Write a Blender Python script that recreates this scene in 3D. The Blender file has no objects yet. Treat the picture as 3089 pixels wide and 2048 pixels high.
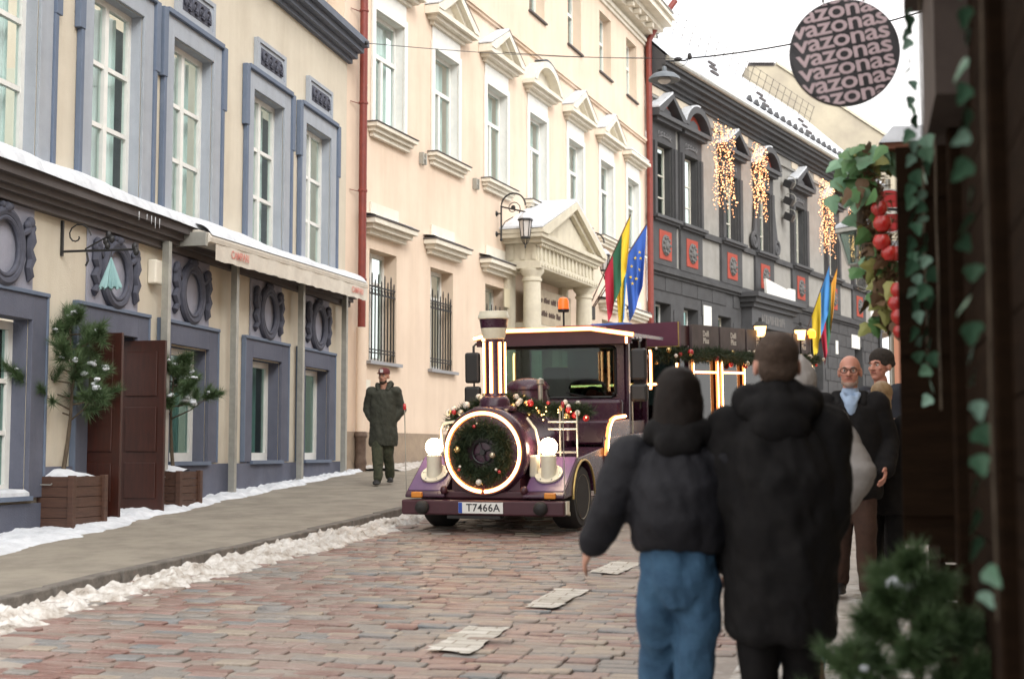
import bpy, bmesh, math, random
import numpy as np
from mathutils import Vector, Matrix, Euler
R = math.radians
sc = bpy.context.scene
COL = sc.collection

# ---------------------------------------------------------------- camera, sky, sun, exposure
CAM_H, SLOPE = 1.6, 0.047
cam = bpy.data.cameras.new('camera')
cam.lens, cam.sensor_width = 50, 36
cam.clip_start, cam.clip_end = 0.05, 2000
cam.dof.use_dof = True
cam.dof.focus_distance = 17.0
cam.dof.aperture_fstop = 2.6
cam_o = bpy.data.objects.new('camera', cam); COL.objects.link(cam_o)
cam_o.location = (0, 0, CAM_H)
cam_o.rotation_euler = (R(90 + 4.54), 0, 0)
sc.camera = cam_o

world = bpy.data.worlds.new('World'); sc.world = world; world.use_nodes = True
wn, wl = world.node_tree.nodes, world.node_tree.links
sky_n = wn.new('ShaderNodeTexSky'); sky_n.sky_type = 'NISHITA'; sky_n.sun_disc = False
sky_n.sun_elevation, sky_n.sun_rotation = R(38), R(150)
sky_n.air_density, sky_n.dust_density, sky_n.ozone_density = 1.0, 6.0, 0.6
hs = wn.new('ShaderNodeHueSaturation'); hs.inputs['Saturation'].default_value = 0.12
bgs = wn['Background']; bgs.inputs['Strength'].default_value = 0.05
wl.new(sky_n.outputs[0], hs.inputs['Color']); wl.new(hs.outputs[0], bgs.inputs['Color'])
bgc = wn.new('ShaderNodeBackground')            # the closed white cloud deck under that sky
bgc.inputs['Color'].default_value = (1.0, 0.965, 0.945, 1); bgc.inputs['Strength'].default_value = 0.82
add = wn.new('ShaderNodeAddShader')
wl.new(bgs.outputs[0], add.inputs[0]); wl.new(bgc.outputs[0], add.inputs[1])
wl.new(add.outputs[0], wn['World Output'].inputs['Surface'])

sun = bpy.data.lights.new('sun', 'SUN'); sun.energy = 0.6; sun.angle = R(25); sun.color = (1, 0.95, 0.88)
sun_o = bpy.data.objects.new('sun', sun); COL.objects.link(sun_o)
sun_o.rotation_euler = (R(52), 0, R(30))
sc.view_settings.view_transform = 'Standard'; sc.view_settings.look = 'None'
sc.view_settings.exposure = 0.98; sc.view_settings.gamma = 1.0
sc.view_settings.use_curve_mapping = False
sc.cycles.use_denoising = True
sc.cycles.max_bounces = 6; sc.cycles.transparent_max_bounces = 10
sc.cycles.sample_clamp_indirect = 4.0
sc.cycles.caustics_reflective = sc.cycles.caustics_refractive = False

# ---------------------------------------------------------------- helpers
rnd = random.Random(7)
nrg = np.random.default_rng(11)
def gz(y): return SLOPE * max(min(y, 95), -12)
def V(*a): return Vector(a)

def _hash(ix, iy, seed):
    h = (ix.astype(np.int64) * 374761393 + iy.astype(np.int64) * 668265263 + seed * 1442695041) & 0xffffffff
    h = ((h ^ (h >> 13)) * 1274126177) & 0xffffffff
    return ((h ^ (h >> 16)) & 0xffff) / 65535.0
def vnoise(x, y, seed=0):
    x, y = np.asarray(x, float), np.asarray(y, float)
    ix, iy = np.floor(x), np.floor(y); fx, fy = x - ix, y - iy
    fx, fy = fx * fx * (3 - 2 * fx), fy * fy * (3 - 2 * fy)
    a, b = _hash(ix, iy, seed), _hash(ix + 1, iy, seed)
    c, d = _hash(ix, iy + 1, seed), _hash(ix + 1, iy + 1, seed)
    return (a * (1 - fx) + b * fx) * (1 - fy) + (c * (1 - fx) + d * fx) * fy
def fbm(x, y, seed=0, octv=4):
    s, amp, tot = 0, 1.0, 0
    for k in range(octv):
        s = s + amp * vnoise(np.asarray(x) * 2 ** k, np.asarray(y) * 2 ** k, seed + k); tot += amp; amp *= .5
    return s / tot

MATS = {}
def mat(name, c1, c2=None, rough=.7, scale=4, bump=0, bscale=40, metal=0, spec=.5, emit=None, estr=0, detail=5, c3=None, cut=(.35, .65), alpha=None, stretch=None, stain=None, dirt=None):
    if name in MATS: return MATS[name]
    m = bpy.data.materials.new(name); m.use_nodes = True
    n, l = m.node_tree.nodes, m.node_tree.links; p = n['Principled BSDF']
    p.inputs['Base Color'].default_value = (*c1, 1); p.inputs['Roughness'].default_value = rough
    p.inputs['Metallic'].default_value = metal; p.inputs['Specular IOR Level'].default_value = spec
    if c2 or bump:
        tc = n.new('ShaderNodeTexCoord'); src = tc.outputs['Object']
        if stretch:
            mp = n.new('ShaderNodeMapping'); mp.inputs['Scale'].default_value = stretch; l.new(src, mp.inputs[0]); src = mp.outputs[0]
    if c2:
        t = n.new('ShaderNodeTexNoise'); t.inputs['Scale'].default_value = scale; t.inputs['Detail'].default_value = detail
        t.inputs['Roughness'].default_value = .65; l.new(src, t.inputs['Vector'])
        r = n.new('ShaderNodeValToRGB'); e = r.color_ramp.elements
        e[0].position, e[1].position = cut; e[0].color = (*c1, 1); e[1].color = (*c2, 1)
        if c3:
            x = e.new(min(.95, cut[1] + .12)); x.color = (*c3, 1)
        l.new(t.outputs['Fac'], r.inputs[0]); l.new(r.outputs[0], p.inputs['Base Color'])
        mr = n.new('ShaderNodeMapRange'); mr.inputs['To Min'].default_value = max(0, rough - .1); mr.inputs['To Max'].default_value = min(1, rough + .1)
        l.new(t.outputs['Fac'], mr.inputs['Value']); l.new(mr.outputs[0], p.inputs['Roughness'])
        if stain:      # rain streaks and blotchy dirt of their own shape
            mp2 = n.new('ShaderNodeMapping'); mp2.inputs['Scale'].default_value = (1.6, 1.6, .16); l.new(tc.outputs['Object'], mp2.inputs[0])
            t3 = n.new('ShaderNodeTexNoise'); t3.inputs['Scale'].default_value = 1.5; t3.inputs['Detail'].default_value = 8; t3.inputs['Roughness'].default_value = .7; l.new(mp2.outputs[0], t3.inputs['Vector'])
            r3 = n.new('ShaderNodeValToRGB'); r3.color_ramp.elements[0].position = .42; r3.color_ramp.elements[1].position = .72; l.new(t3.outputs['Fac'], r3.inputs[0])
            mu = n.new('ShaderNodeMath'); mu.operation = 'MULTIPLY'; mu.inputs[1].default_value = stain; l.new(r3.outputs[0], mu.inputs[0])
            mx = n.new('ShaderNodeMixRGB'); mx.blend_type = 'MULTIPLY'; mx.inputs[2].default_value = (.62, .56, .48, 1); l.new(mu.outputs[0], mx.inputs[0]); l.new(r.outputs[0], mx.inputs[1]); l.new(mx.outputs[0], p.inputs['Base Color'])
    if dirt:           # grime carried across neighbouring pieces: world-space patches
        ge = n.new('ShaderNodeNewGeometry'); t4 = n.new('ShaderNodeTexNoise'); t4.inputs['Scale'].default_value = 1.7; t4.inputs['Detail'].default_value = 9; t4.inputs['Roughness'].default_value = .72; l.new(ge.outputs['Position'], t4.inputs['Vector'])
        r4 = n.new('ShaderNodeValToRGB'); r4.color_ramp.elements[0].position = .40; r4.color_ramp.elements[1].position = .66; l.new(t4.outputs['Fac'], r4.inputs[0])
        mu4 = n.new('ShaderNodeMath'); mu4.operation = 'MULTIPLY'; mu4.inputs[1].default_value = .68; l.new(r4.outputs[0], mu4.inputs[0])
        mx4 = n.new('ShaderNodeMixRGB'); mx4.inputs[2].default_value = (*dirt, 1); l.new(mu4.outputs[0], mx4.inputs[0]); l.new(p.inputs['Base Color'].links[0].from_socket, mx4.inputs[1]); l.new(mx4.outputs[0], p.inputs['Base Color'])
    if bump:
        t2 = n.new('ShaderNodeTexNoise'); t2.inputs['Scale'].default_value = bscale; t2.inputs['Detail'].default_value = 4
        l.new(src, t2.inputs['Vector']); b = n.new('ShaderNodeBump'); b.inputs['Strength'].default_value = bump; b.inputs['Distance'].default_value = .02
        l.new(t2.outputs['Fac'], b.inputs['Height']); l.new(b.outputs[0], p.inputs['Normal'])
    if emit:
        p.inputs['Emission Color'].default_value = (*emit, 1); p.inputs['Emission Strength'].default_value = estr
    MATS[name] = m; return m
def glass(name, tint, gloss=.04, rough=.02):
    if name in MATS: return MATS[name]
    m = bpy.data.materials.new(name); m.use_nodes = True; n, l = m.node_tree.nodes, m.node_tree.links
    n.remove(n['Principled BSDF']); t = n.new('ShaderNodeBsdfTransparent'); t.inputs[0].default_value = (*tint, 1)
    g = n.new('ShaderNodeBsdfGlossy'); g.inputs['Roughness'].default_value = rough; f = n.new('ShaderNodeFresnel'); gm_ = n.new('ShaderNodeNewGeometry'); mr_ = n.new('ShaderNodeMapRange'); mr_.inputs['To Min'].default_value = 1.5; mr_.inputs['To Max'].default_value = 1 / 1.5
    l.new(gm_.outputs['Backfacing'], mr_.inputs['Value']); l.new(mr_.outputs[0], f.inputs[0])   # the same reflection on both faces of a thin pane
    x = n.new('ShaderNodeMixShader'); l.new(f.outputs[0], x.inputs[0]); l.new(t.outputs[0], x.inputs[1]); l.new(g.outputs[0], x.inputs[2])
    l.new(x.outputs[0], n['Material Output'].inputs[0]); MATS[name] = m; return m

class MB:
    def __init__(s): s.v, s.f, s.m = [], [], []
    def add(s, vs, fs, m=0):
        o = len(s.v); s.v += [tuple(x) for x in vs]; s.f += [tuple(i + o for i in f) for f in fs]; s.m += [m] * len(fs); return s
    def box(s, x0, x1, y0, y1, z0, z1, m=0):
        return s.add([(x0, y0, z0), (x1, y0, z0), (x1, y1, z0), (x0, y1, z0), (x0, y0, z1), (x1, y0, z1), (x1, y1, z1), (x0, y1, z1)],
                     [(0, 3, 2, 1), (4, 5, 6, 7), (0, 1, 5, 4), (1, 2, 6, 5), (2, 3, 7, 6), (3, 0, 4, 7)], m)
    def fb(s, u0, u1, v0, v1, z0, z1, m=0):      # facade box: u along, v outward
        return s.box(u0, u1, -v1, -v0, z0, z1, m)
    def prism(s, pts, a0, a1, ax='y', m=0):      # 2-D outline extruded along an axis
        n = len(pts)
        f = {'y': lambda p, a: (p[0], a, p[1]), 'x': lambda p, a: (a, p[0], p[1]), 'z': lambda p, a: (p[0], p[1], a)}[ax]
        return s.add([f(p, a0) for p in pts] + [f(p, a1) for p in pts],
                     [tuple(range(n)), tuple(range(2 * n - 1, n - 1, -1))] + [(i, i + n, (i + 1) % n + n, (i + 1) % n) for i in range(n)], m)
    def tube(s, pts, r, n=8, m=0, closed=False):
        pts = [Vector(p) for p in pts]; N = len(pts); rr = r if isinstance(r, (list, tuple)) else [r] * N
        vs, fs = [], []; up = None
        for i, p in enumerate(pts):
            a = pts[(i - 1) % N] if (closed or i) else p; b = pts[(i + 1) % N] if (closed or i < N - 1) else p
            t = (b - a).normalized()
            if up is None: up = t.orthogonal().normalized()
            up = (up - t * up.dot(t)); up = up.normalized() if up.length > 1e-6 else t.orthogonal().normalized()
            w = t.cross(up)
            vs += [p + (up * math.cos(2 * math.pi * k / n) + w * math.sin(2 * math.pi * k / n)) * rr[i] for k in range(n)]
        for i in range(N if closed else N - 1):
            j = (i + 1) % N
            fs += [(i * n + k, i * n + (k + 1) % n, j * n + (k + 1) % n, j * n + k) for k in range(n)]
        if not closed: fs += [tuple(range(n - 1, -1, -1)), tuple((N - 1) * n + k for k in range(n))]
        return s.add(vs, fs, m)
    def lathe(s, prof, c=(0, 0, 0), n=24, m=0, ax='z', ms=None):
        vs, fs, mm = [], [], []
        for r, h in prof:
            for k in range(n):
                a = 2 * math.pi * k / n; x, y = r * math.cos(a), r * math.sin(a)
                p = {'z': (x, y, h), 'y': (x, h, y), 'x': (h, x, y)}[ax]
                vs.append((p[0] + c[0], p[1] + c[1], p[2] + c[2]))
        for i in range(len(prof) - 1):
            fs += [(i * n + k, i * n + (k + 1) % n, (i + 1) * n + (k + 1) % n, (i + 1) * n + k) for k in range(n)]
            mm += [(ms[i] if ms else m)] * n
        if prof[0][0] > 1e-4: fs.append(tuple(range(n - 1, -1, -1))); mm.append(ms[0] if ms else m)
        if prof[-1][0] > 1e-4: fs.append(tuple((len(prof) - 1) * n + k for k in range(n))); mm.append(ms[-1] if ms else m)
        o = len(s.v); s.add(vs, fs, m); s.m[-len(fs):] = mm; return s
    def ball(s, c, r, nu=12, nv=8, m=0):
        r = (r, r, r) if isinstance(r, (int, float)) else r; vs, fs = [(c[0], c[1], c[2] - r[2])], []
        for j in range(1, nv):
            ph = -math.pi / 2 + math.pi * j / nv
            vs += [(c[0] + r[0] * math.cos(ph) * math.cos(2 * math.pi * k / nu), c[1] + r[1] * math.cos(ph) * math.sin(2 * math.pi * k / nu), c[2] + r[2] * math.sin(ph)) for k in range(nu)]
        vs.append((c[0], c[1], c[2] + r[2])); L = len(vs) - 1
        fs += [(0, 1 + (k + 1) % nu, 1 + k) for k in range(nu)]
        for j in range(nv - 2):
            a, b = 1 + j * nu, 1 + (j + 1) * nu
            fs += [(a + k, a + (k + 1) % nu, b + (k + 1) % nu, b + k) for k in range(nu)]
        a = 1 + (nv - 2) * nu; fs += [(a + k, a + (k + 1) % nu, L) for k in range(nu)]
        return s.add(vs, fs, m)
    def ring(s, c, r, t, n=40, k=8, m=0, ax='y', a0=0, a1=360, ry=None):
        full = abs(a1 - a0) >= 360; cnt = n if full else n + 1; ry = ry or r
        pts = []
        for i in range(cnt):
            a = R(a0 + (a1 - a0) * i / n); x, z = r * math.cos(a), ry * math.sin(a)
            d = {'y': (x, 0, z), 'z': (x, z, 0), 'x': (0, x, z)}[ax]; pts.append((c[0] + d[0], c[1] + d[1], c[2] + d[2]))
        return s.tube(pts, t, k, m, closed=full)
    def mesh(s, name, mats, smooth=False):
        me = bpy.data.meshes.new(name); me.from_pydata(s.v, [], s.f)
        for q in (mats if isinstance(mats, (list, tuple)) else [mats]): me.materials.append(q)
        me.polygons.foreach_set('material_index', s.m)
        b = bmesh.new(); b.from_mesh(me); bmesh.ops.recalc_face_normals(b, faces=b.faces); b.to_mesh(me); b.free()
        if smooth:
            me.polygons.foreach_set('use_smooth', [True] * len(me.polygons))
            me.set_sharp_from_angle(angle=R(40))
        me.update(); return me
    def build(s, name, mats, parent=None, loc=(0, 0, 0), smooth=False, bevel=0, rz=0):
        return link(name, s.mesh(name, mats, smooth), parent, loc, rz, bevel)
def link(name, me, parent=None, loc=(0, 0, 0), rz=0, bevel=0):
    o = bpy.data.objects.new(name, me); COL.objects.link(o); o.location = loc; o.rotation_euler = (0, 0, rz)
    if parent: o.parent = parent
    if bevel:
        b = o.modifiers.new('bevel', 'BEVEL'); b.width = bevel; b.segments = 2; b.limit_method = 'ANGLE'; b.angle_limit = R(35)
    return o
def tag(o, label=None, cat=None, group=None, kind=None):
    if label: o['label'] = label
    if cat: o['category'] = cat
    if group: o['group'] = group
    if kind: o['kind'] = kind
    return o
def thing(name, label, cat, loc=(0, 0, 0), rz=0, group=None, rx=0):
    o = bpy.data.objects.new(name, None); COL.objects.link(o); o.location = loc; o.rotation_euler = (rx, 0, rz); o.empty_display_size = .2
    return tag(o, label, cat, group)
def copy_tree(o, parent=None, loc=None):
    c = o.copy(); COL.objects.link(c); c.parent = parent if parent else o.parent
    if loc is not None: c.location = loc
    for ch in list(o.children): copy_tree(ch, c)
    return c
def np_mesh(name, verts, faces, mats, mi=None, smooth=False):
    me = bpy.data.meshes.new(name); k = faces.shape[1]; nf = len(faces)
    me.vertices.add(len(verts)); me.vertices.foreach_set('co', np.asarray(verts, np.float32).ravel())
    me.loops.add(nf * k); me.loops.foreach_set('vertex_index', faces.astype(np.int32).ravel())
    me.polygons.add(nf); me.polygons.foreach_set('loop_start', np.arange(0, nf * k, k, dtype=np.int32))
    for q in (mats if isinstance(mats, (list, tuple)) else [mats]): me.materials.append(q)
    if mi is not None: me.polygons.foreach_set('material_index', np.asarray(mi, np.int32))
    if smooth: me.polygons.foreach_set('use_smooth', np.ones(nf, bool))
    me.update(calc_edges=True); me.validate(); return me
def grid_faces(nx, ny):
    i = np.arange(nx - 1)[:, None] * ny + np.arange(ny - 1)[None]; i = i.ravel()
    return np.stack([i, i + ny, i + ny + 1, i + 1], 1)
def needles(centres, dirs, length, width, rs):
    """thin triangular needles: arrays of base points and unit directions"""
    n = len(centres); side = np.cross(dirs, rs.normal(size=(n, 3))); side /= np.linalg.norm(side, axis=1)[:, None] + 1e-9
    w = (width * .5) * np.ones(n); L = length if np.ndim(length) else np.full(n, length)
    a = centres + side * w[:, None]; b = centres - side * w[:, None]; c = centres + dirs * L[:, None]
    return np.stack([a, b, c], 1).reshape(-1, 3), np.arange(n * 3).reshape(-1, 3)
def unit(a): return a / (np.linalg.norm(a, axis=-1, keepdims=True) + 1e-9)
def text_mesh(txt, size, mats, extrude=.004, offset=0, spacing=1.0, align='CENTER', line=1.0):
    cu = bpy.data.curves.new('t', 'FONT'); cu.body = txt; cu.size = size; cu.extrude = extrude; cu.offset = offset
    cu.space_character = spacing; cu.space_line = line; cu.align_x = align; cu.align_y = 'CENTER'; cu.resolution_u = 3
    o = bpy.data.objects.new('t', cu); COL.objects.link(o); dg = bpy.context.evaluated_depsgraph_get()
    me = bpy.data.meshes.new_from_object(o.evaluated_get(dg)); bpy.data.objects.remove(o); bpy.data.curves.remove(cu)
    me.materials.clear(); me.materials.append(mats); return me
def put_text(name, me, parent, loc, rot):
    o = bpy.data.objects.new(name, me); COL.objects.link(o); o.parent = parent; o.location = loc; o.rotation_euler = rot; return o
def wall(mb, u0, u1, z0, z1, ops, depth, m=0, mr=0, v=0):
    """front wall with rectangular openings (u0,u1,z0,z1) and real reveals"""
    us = sorted({u0, u1, *[q for o in ops for q in o[:2]]}); zs = sorted({z0, z1, *[q for o in ops for q in o[2:4]]})
    for i in range(len(us) - 1):
        for j in range(len(zs) - 1):
            a, b, c, d = us[i], us[i + 1], zs[j], zs[j + 1]; cu, cz = (a + b) / 2, (c + d) / 2
            if any(o[0] < cu < o[1] and o[2] < cz < o[3] for o in ops): continue
            mb.add([(a, -v, c), (b, -v, c), (b, -v, d), (a, -v, d)], [(0, 1, 2, 3)], m)
    for o in ops:
        a, b, c, d = o[:4]; y0, y1 = -v, -v + (o[4] if len(o) > 4 else depth)
        mb.add([(a, y0, c), (b, y0, c), (b, y0, d), (a, y0, d), (a, y1, c), (b, y1, c), (b, y1, d), (a, y1, d)],
               [(0, 4, 5, 1), (1, 5, 6, 2), (2, 6, 7, 3), (3, 7, 4, 0)], mr)
    return mb
def arc(cx, cz, r, a0, a1, n=12, rz=None):
    return [(cx + r * math.cos(R(a0 + (a1 - a0) * i / n)), cz + (rz or r) * math.sin(R(a0 + (a1 - a0) * i / n))) for i in range(n + 1)]

# ---------------------------------------------------------------- materials
PLAST = dict(rough=.9, bump=.3, bscale=60, spec=.2, stain=.28)
m_cream = mat('cream_plaster', (.665, .615, .51), (.59, .54, .445), scale=.9, **PLAST)
m_bluegrey = mat('bluegrey_plaster', (.39, .425, .475), (.34, .375, .425), scale=2, **PLAST)
m_bluetrim = mat('slate_blue_trim', (.105, .14, .205), (.13, .165, .23), scale=5, rough=.7)
m_slate = mat('slate_plaster', (.135, .145, .19), (.105, .115, .155), scale=1.5, **PLAST)
m_lilac = mat('lilac_panel', (.33, .34, .41), (.28, .29, .355), scale=3, **PLAST)
m_relief = mat('dark_relief', (.055, .06, .085), (.08, .085, .115), scale=8, rough=.8)
m_cornice = mat('brown_grey_cornice', (.075, .065, .065), (.10, .09, .09), scale=3, rough=.75)
m_peach = mat('peach_plaster', (.77, .635, .51), (.70, .57, .455), scale=.7, **PLAST)
m_offwhite = mat('offwhite_stucco', (.78, .74, .64), (.70, .67, .58), scale=2, **PLAST)
m_stonew = mat('portal_stone', (.66, .62, .50), (.56, .52, .42), scale=3, **PLAST)
m_plinth = mat('plinth_render', (.36, .28, .20), (.27, .21, .16), scale=2.5, rough=.95, bump=.4, bscale=30)
m_white = mat('white_window_paint', (.78, .78, .74), (.70, .71, .68), scale=6, rough=.5)
m_dkgrey = mat('charcoal_plaster', (.078, .079, .082), (.060, .061, .064), scale=1.6, **PLAST)
m_mdgrey = mat('pale_grey_plaster', (.30, .295, .275), (.25, .245, .23), scale=1.6, **PLAST)
m_dktrim = mat('charcoal_trim', (.055, .057, .061), (.068, .070, .075), scale=4, rough=.75)
m_red = mat('brick_red_panel', (.34, .055, .032), (.28, .045, .028), scale=5, rough=.8)
m_pipe = mat('red_downpipe', (.21, .036, .024), (.16, .028, .02), scale=6, rough=.5)
m_snow = mat('snow', (.68, .71, .75), (.52, .545, .58), scale=5, rough=.9, bump=.3, bscale=25, spec=.2)
m_dsnow = mat('trodden_snow', (.58, .565, .54), (.38, .345, .305), scale=7, rough=.9, bump=.7, bscale=30, spec=.2, c3=(.13, .11, .09), cut=(.42, .60), detail=9)
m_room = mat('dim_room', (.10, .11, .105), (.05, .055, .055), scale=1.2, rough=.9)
m_curt = mat('net_curtain', (.74, .78, .75), (.62, .68, .66), scale=2, rough=.9)
m_glass = glass('window_glass', (.90, .965, .955))
m_dglass = glass('dark_glass', (.55, .68, .66))
m_iron = mat('black_iron', (.018, .018, .02), (.03, .03, .03), scale=12, rough=.5, metal=.3)
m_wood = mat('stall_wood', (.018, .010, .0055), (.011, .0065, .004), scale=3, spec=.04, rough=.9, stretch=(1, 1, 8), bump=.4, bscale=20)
m_planter = mat('planter_wood', (.085, .040, .025), (.055, .026, .017), scale=4, rough=.6, stretch=(1, 1, 9), bump=.3, bscale=18)
m_door = mat('red_brown_door', (.043, .009, .004), (.028, .0065, .003), scale=4, rough=.45, stretch=(6, 6, 1))
m_purple = mat('purple_paint', (.050, .014, .034), (.042, .012, .029), scale=6, rough=.28, spec=.6)
m_purlt = mat('lilac_paint', (.115, .062, .15), (.10, .055, .13), scale=6, rough=.35)
m_maroon = mat('maroon_paint', (.060, .017, .026), (.048, .014, .021), scale=5, rough=.4)
m_creamp = mat('cream_enamel', (.70, .66, .52), (.62, .58, .46), scale=9, rough=.35)
m_black = mat('black_rubber', (.014, .014, .015), (.022, .021, .02), scale=14, rough=.75)
m_blackp = mat('black_plastic', (.018, .018, .019), None, rough=.4)
m_gold = mat('gold_trim', (.55, .40, .14), (.42, .30, .10), scale=10, rough=.35, metal=.6)
m_steel = mat('galvanised_steel', (.42, .42, .38), (.33, .33, .30), scale=6, rough=.45, metal=.5)
m_neon = mat('led_tube', (1, .8, .5), None, emit=(1.0, .54, .24), estr=7.0)
m_neonhalo = mat('led_halo', (1, .5, .2), None, emit=(1.0, .27, .06), estr=1.1)  # orange bloom around the tubes, imitated by a dim glowing colour
m_headl = mat('headlight_globe', (1, .95, .9), None, emit=(1.0, .74, .48), estr=20)
m_bulb = mat('fairy_bulb', (1, .8, .5), None, emit=(1.0, .36, .13), estr=2.6)
m_pine = mat('pine_needles', (.040, .078, .028), (.072, .12, .045), scale=9, rough=.6)
m_fir = mat('garland_green', (.018, .036, .016), (.040, .060, .022), scale=12, rough=.6)
m_bark = mat('bark', (.10, .075, .05), (.06, .045, .03), scale=12, rough=.9, bump=.5, bscale=40)

# ================================================================ ground, road, pavements
KL = [(-14, -9.5), (0, -6.3), (4, -5.4), (6, -4.95), (8, -4.4), (10.4, -3.71), (12.06, -3.21), (14.25, -2.51), (18.24, -1.34), (22, -.1), (27, 1.7), (35, 4.9), (46, 10.2), (60, 18.2), (95, 40)]
KR = [(-14, -5.0), (0, -.95), (4, .2), (6, .78), (8, 1.36), (12, 2.55), (18, 4.5), (22, 5.9), (27, 7.8), (35, 11.2), (46, 16.6), (60, 25), (95, 47)]
def kl(y): return np.interp(y, [p[0] for p in KL], [p[1] for p in KL])
def kr(y): return np.interp(y, [p[0] for p in KR], [p[1] for p in KR])
RD, PV = -.03, .04          # road and pavement levels about the street plane

m_ground = mat('frozen_earth', (.30, .28, .25), (.22, .20, .18), scale=.6, rough=.95)
gv, gf = [], []
ys = [-60, -12, 0, 20, 40, 60, 95, 300]
for y in ys: gv += [(-300, y, gz(y) - .12), (300, y, gz(y) - .12)]
ground = MB().add(gv, [(2 * i, 2 * i + 1, 2 * i + 3, 2 * i + 2) for i in range(len(ys) - 1)]).build('ground', m_ground)
tag(ground, 'frozen earth under the whole street', None, kind='structure')

# road bed: dirty slush between the setts
m_bed = mat('road_slush', (.31, .275, .24), (.225, .195, .17), scale=2.2, rough=.6, bump=.5, bscale=14, c3=(.46, .43, .40), cut=(.38, .60))
ya = np.concatenate([np.arange(-6, 6, 1.0), np.arange(6, 24, .06), np.arange(24, 96, 1.0)]); nb = 90
tt = np.linspace(0, 1, nb); YY = np.repeat(ya[:, None], nb, 1); XX = kl(YY) + (kr(YY) - kl(YY)) * tt[None]
wear = fbm(XX * .55 + 3, YY * .38, 5, 4); right = np.clip((tt - .30) * 1.6, 0, 1)[None]
ZZ = SLOPE * YY + RD - .010 + .014 * (fbm(XX * 2.2, YY * 2.2, 21, 4) - .5) * 2 + .020 * np.clip(wear - .45 + .22 * right, 0, .25) * 4
ZZ[YY > 24] = SLOPE * YY[YY > 24] + RD
road = link('road', np_mesh('road', np.stack([XX, YY, ZZ], -1).reshape(-1, 3), grid_faces(len(ya), nb)[:, ::-1], m_bed, smooth=True))
tag(road, 'road paved with worn red and grey setts', None, kind='structure')

# setts: rows across the road, tops uneven
SETM = [mat('sett_red', (0.211, 0.110, 0.088), (0.167, 0.088, 0.075), scale=9, rough=.42, bump=.6, bscale=45, dirt=(.29, .25, .22)),
        mat('sett_rose', (0.282, 0.189, 0.163), (0.229, 0.150, 0.132), scale=9, rough=.42, bump=.6, bscale=45, dirt=(.29, .25, .22)),
        mat('sett_brown', (0.238, 0.189, 0.158), (0.189, 0.150, 0.128), scale=9, rough=.42, bump=.6, bscale=45, dirt=(.29, .25, .22)),
        mat('sett_grey', (0.229, 0.216, 0.198), (0.176, 0.167, 0.158), scale=9, rough=.42, bump=.6, bscale=45, dirt=(.29, .25, .22)),
        mat('sett_blue', (0.145, 0.158, 0.167), (0.176, 0.185, 0.189), scale=9, rough=.42, bump=.6, bscale=45, dirt=(.29, .25, .22)),
        mat('sett_tan', (0.334, 0.282, 0.220), (0.282, 0.238, 0.189), scale=9, rough=.42, bump=.6, bscale=45, dirt=(.29, .25, .22))]
def sett_geo(L, W, h=.07, b=.007, j=None):
    q = j if j is not None else np.zeros((4, 2))
    base = np.array([(-L / 2, -W / 2), (L / 2, -W / 2), (L / 2, W / 2), (-L / 2, W / 2)]) + q
    v = [(x, y, -h) for x, y in base] + [(x, y, -b) for x, y in base] + [(x * (1 - 2 * b / L), y * (1 - 2 * b / W), 0) for x, y in base]
    f = []
    for k in (0, 4): f += [(k + i, k + (i + 1) % 4, k + 4 + (i + 1) % 4, k + 4 + i) for i in range(4)]
    return np.array(v), f + [(8, 9, 10, 11)]
th = R(14.5); ax, ay = np.array([math.sin(th), math.cos(th)]), np.array([math.cos(th), -math.sin(th)])
setts = []
a = -2.5
while a < 17.5:
    W = rnd.uniform(.10, .135); b = -9 + rnd.uniform(0, .2)
    while b < 9:
        L = rnd.uniform(.19, .32); c = np.array([0, 8.0]) + ax * (a + W / 2) + ay * (b + L / 2)
        if 6.6 < c[1] < 24 and kl(c[1]) + .12 < c[0] < kr(c[1]) - .1:
            patch = float(vnoise(c[0] * .9, c[1] * .7, 3)); r = rnd.random()
            wts = [.34, .20, .12, .16, .10, .08] if patch > .45 else [.10, .22, .22, .26, .10, .10]
            mi = 0
            while r > wts[mi] and mi < 5: r -= wts[mi]; mi += 1
            setts.append((c, L - .006, W - .006, rnd.gauss(0, .005), rnd.gauss(0, .020), rnd.gauss(0, .016), rnd.gauss(0, .02), mi))
        b += L
    a += W
def seen(c):      # in the picture and not behind the walkers
    r = c[0] / c[1]
    return -.37 < r < .37 and c[1] > 7.75 and not (.08 < r < .30 and c[1] < 12)
order = sorted([i for i, s in enumerate(setts) if seen(s[0])], key=lambda i: setts[i][0][1])[:300]
big = set(order); sett_cache = {}
def sett_me(L, W, mi):
    k = (round(L / .03), round(W / .012), mi)
    if k not in sett_cache:
        v, f = sett_geo(round(L / .03) * .03 - .004, round(W / .012) * .012 - .002, j=nrg.normal(0, .004, (4, 2)))
        me = bpy.data.meshes.new('sett'); me.from_pydata(v.tolist(), [], f); me.materials.append(SETM[mi]); me.update(); sett_cache[k] = me
    return sett_cache[k]
VV, FF, MM = [], [], []; off = 0
for i, (c, L, W, dz, tx, ty, tz, mi) in enumerate(setts):
    eul = Euler((tx + math.atan(SLOPE), ty, -th + tz)); z = gz(c[1]) + RD + .006 + dz
    if i in big:
        o = link('sett', sett_me(L, W, mi), road, (c[0], c[1], z)); o.rotation_euler = eul
    else:
        v, f = sett_geo(L, W, j=nrg.normal(0, .004, (4, 2))); M = np.array(eul.to_matrix()); v = v @ M.T + np.array([c[0], c[1], z])
        VV.append(v); FF.append(np.array(f) + off); MM += [mi] * len(f); off += 12
far_setts = link('sett_paving', np_mesh('sett_paving', np.concatenate(VV), np.concatenate(FF), SETM, MM), road)
far_setts['kind'] = 'stuff'

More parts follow.
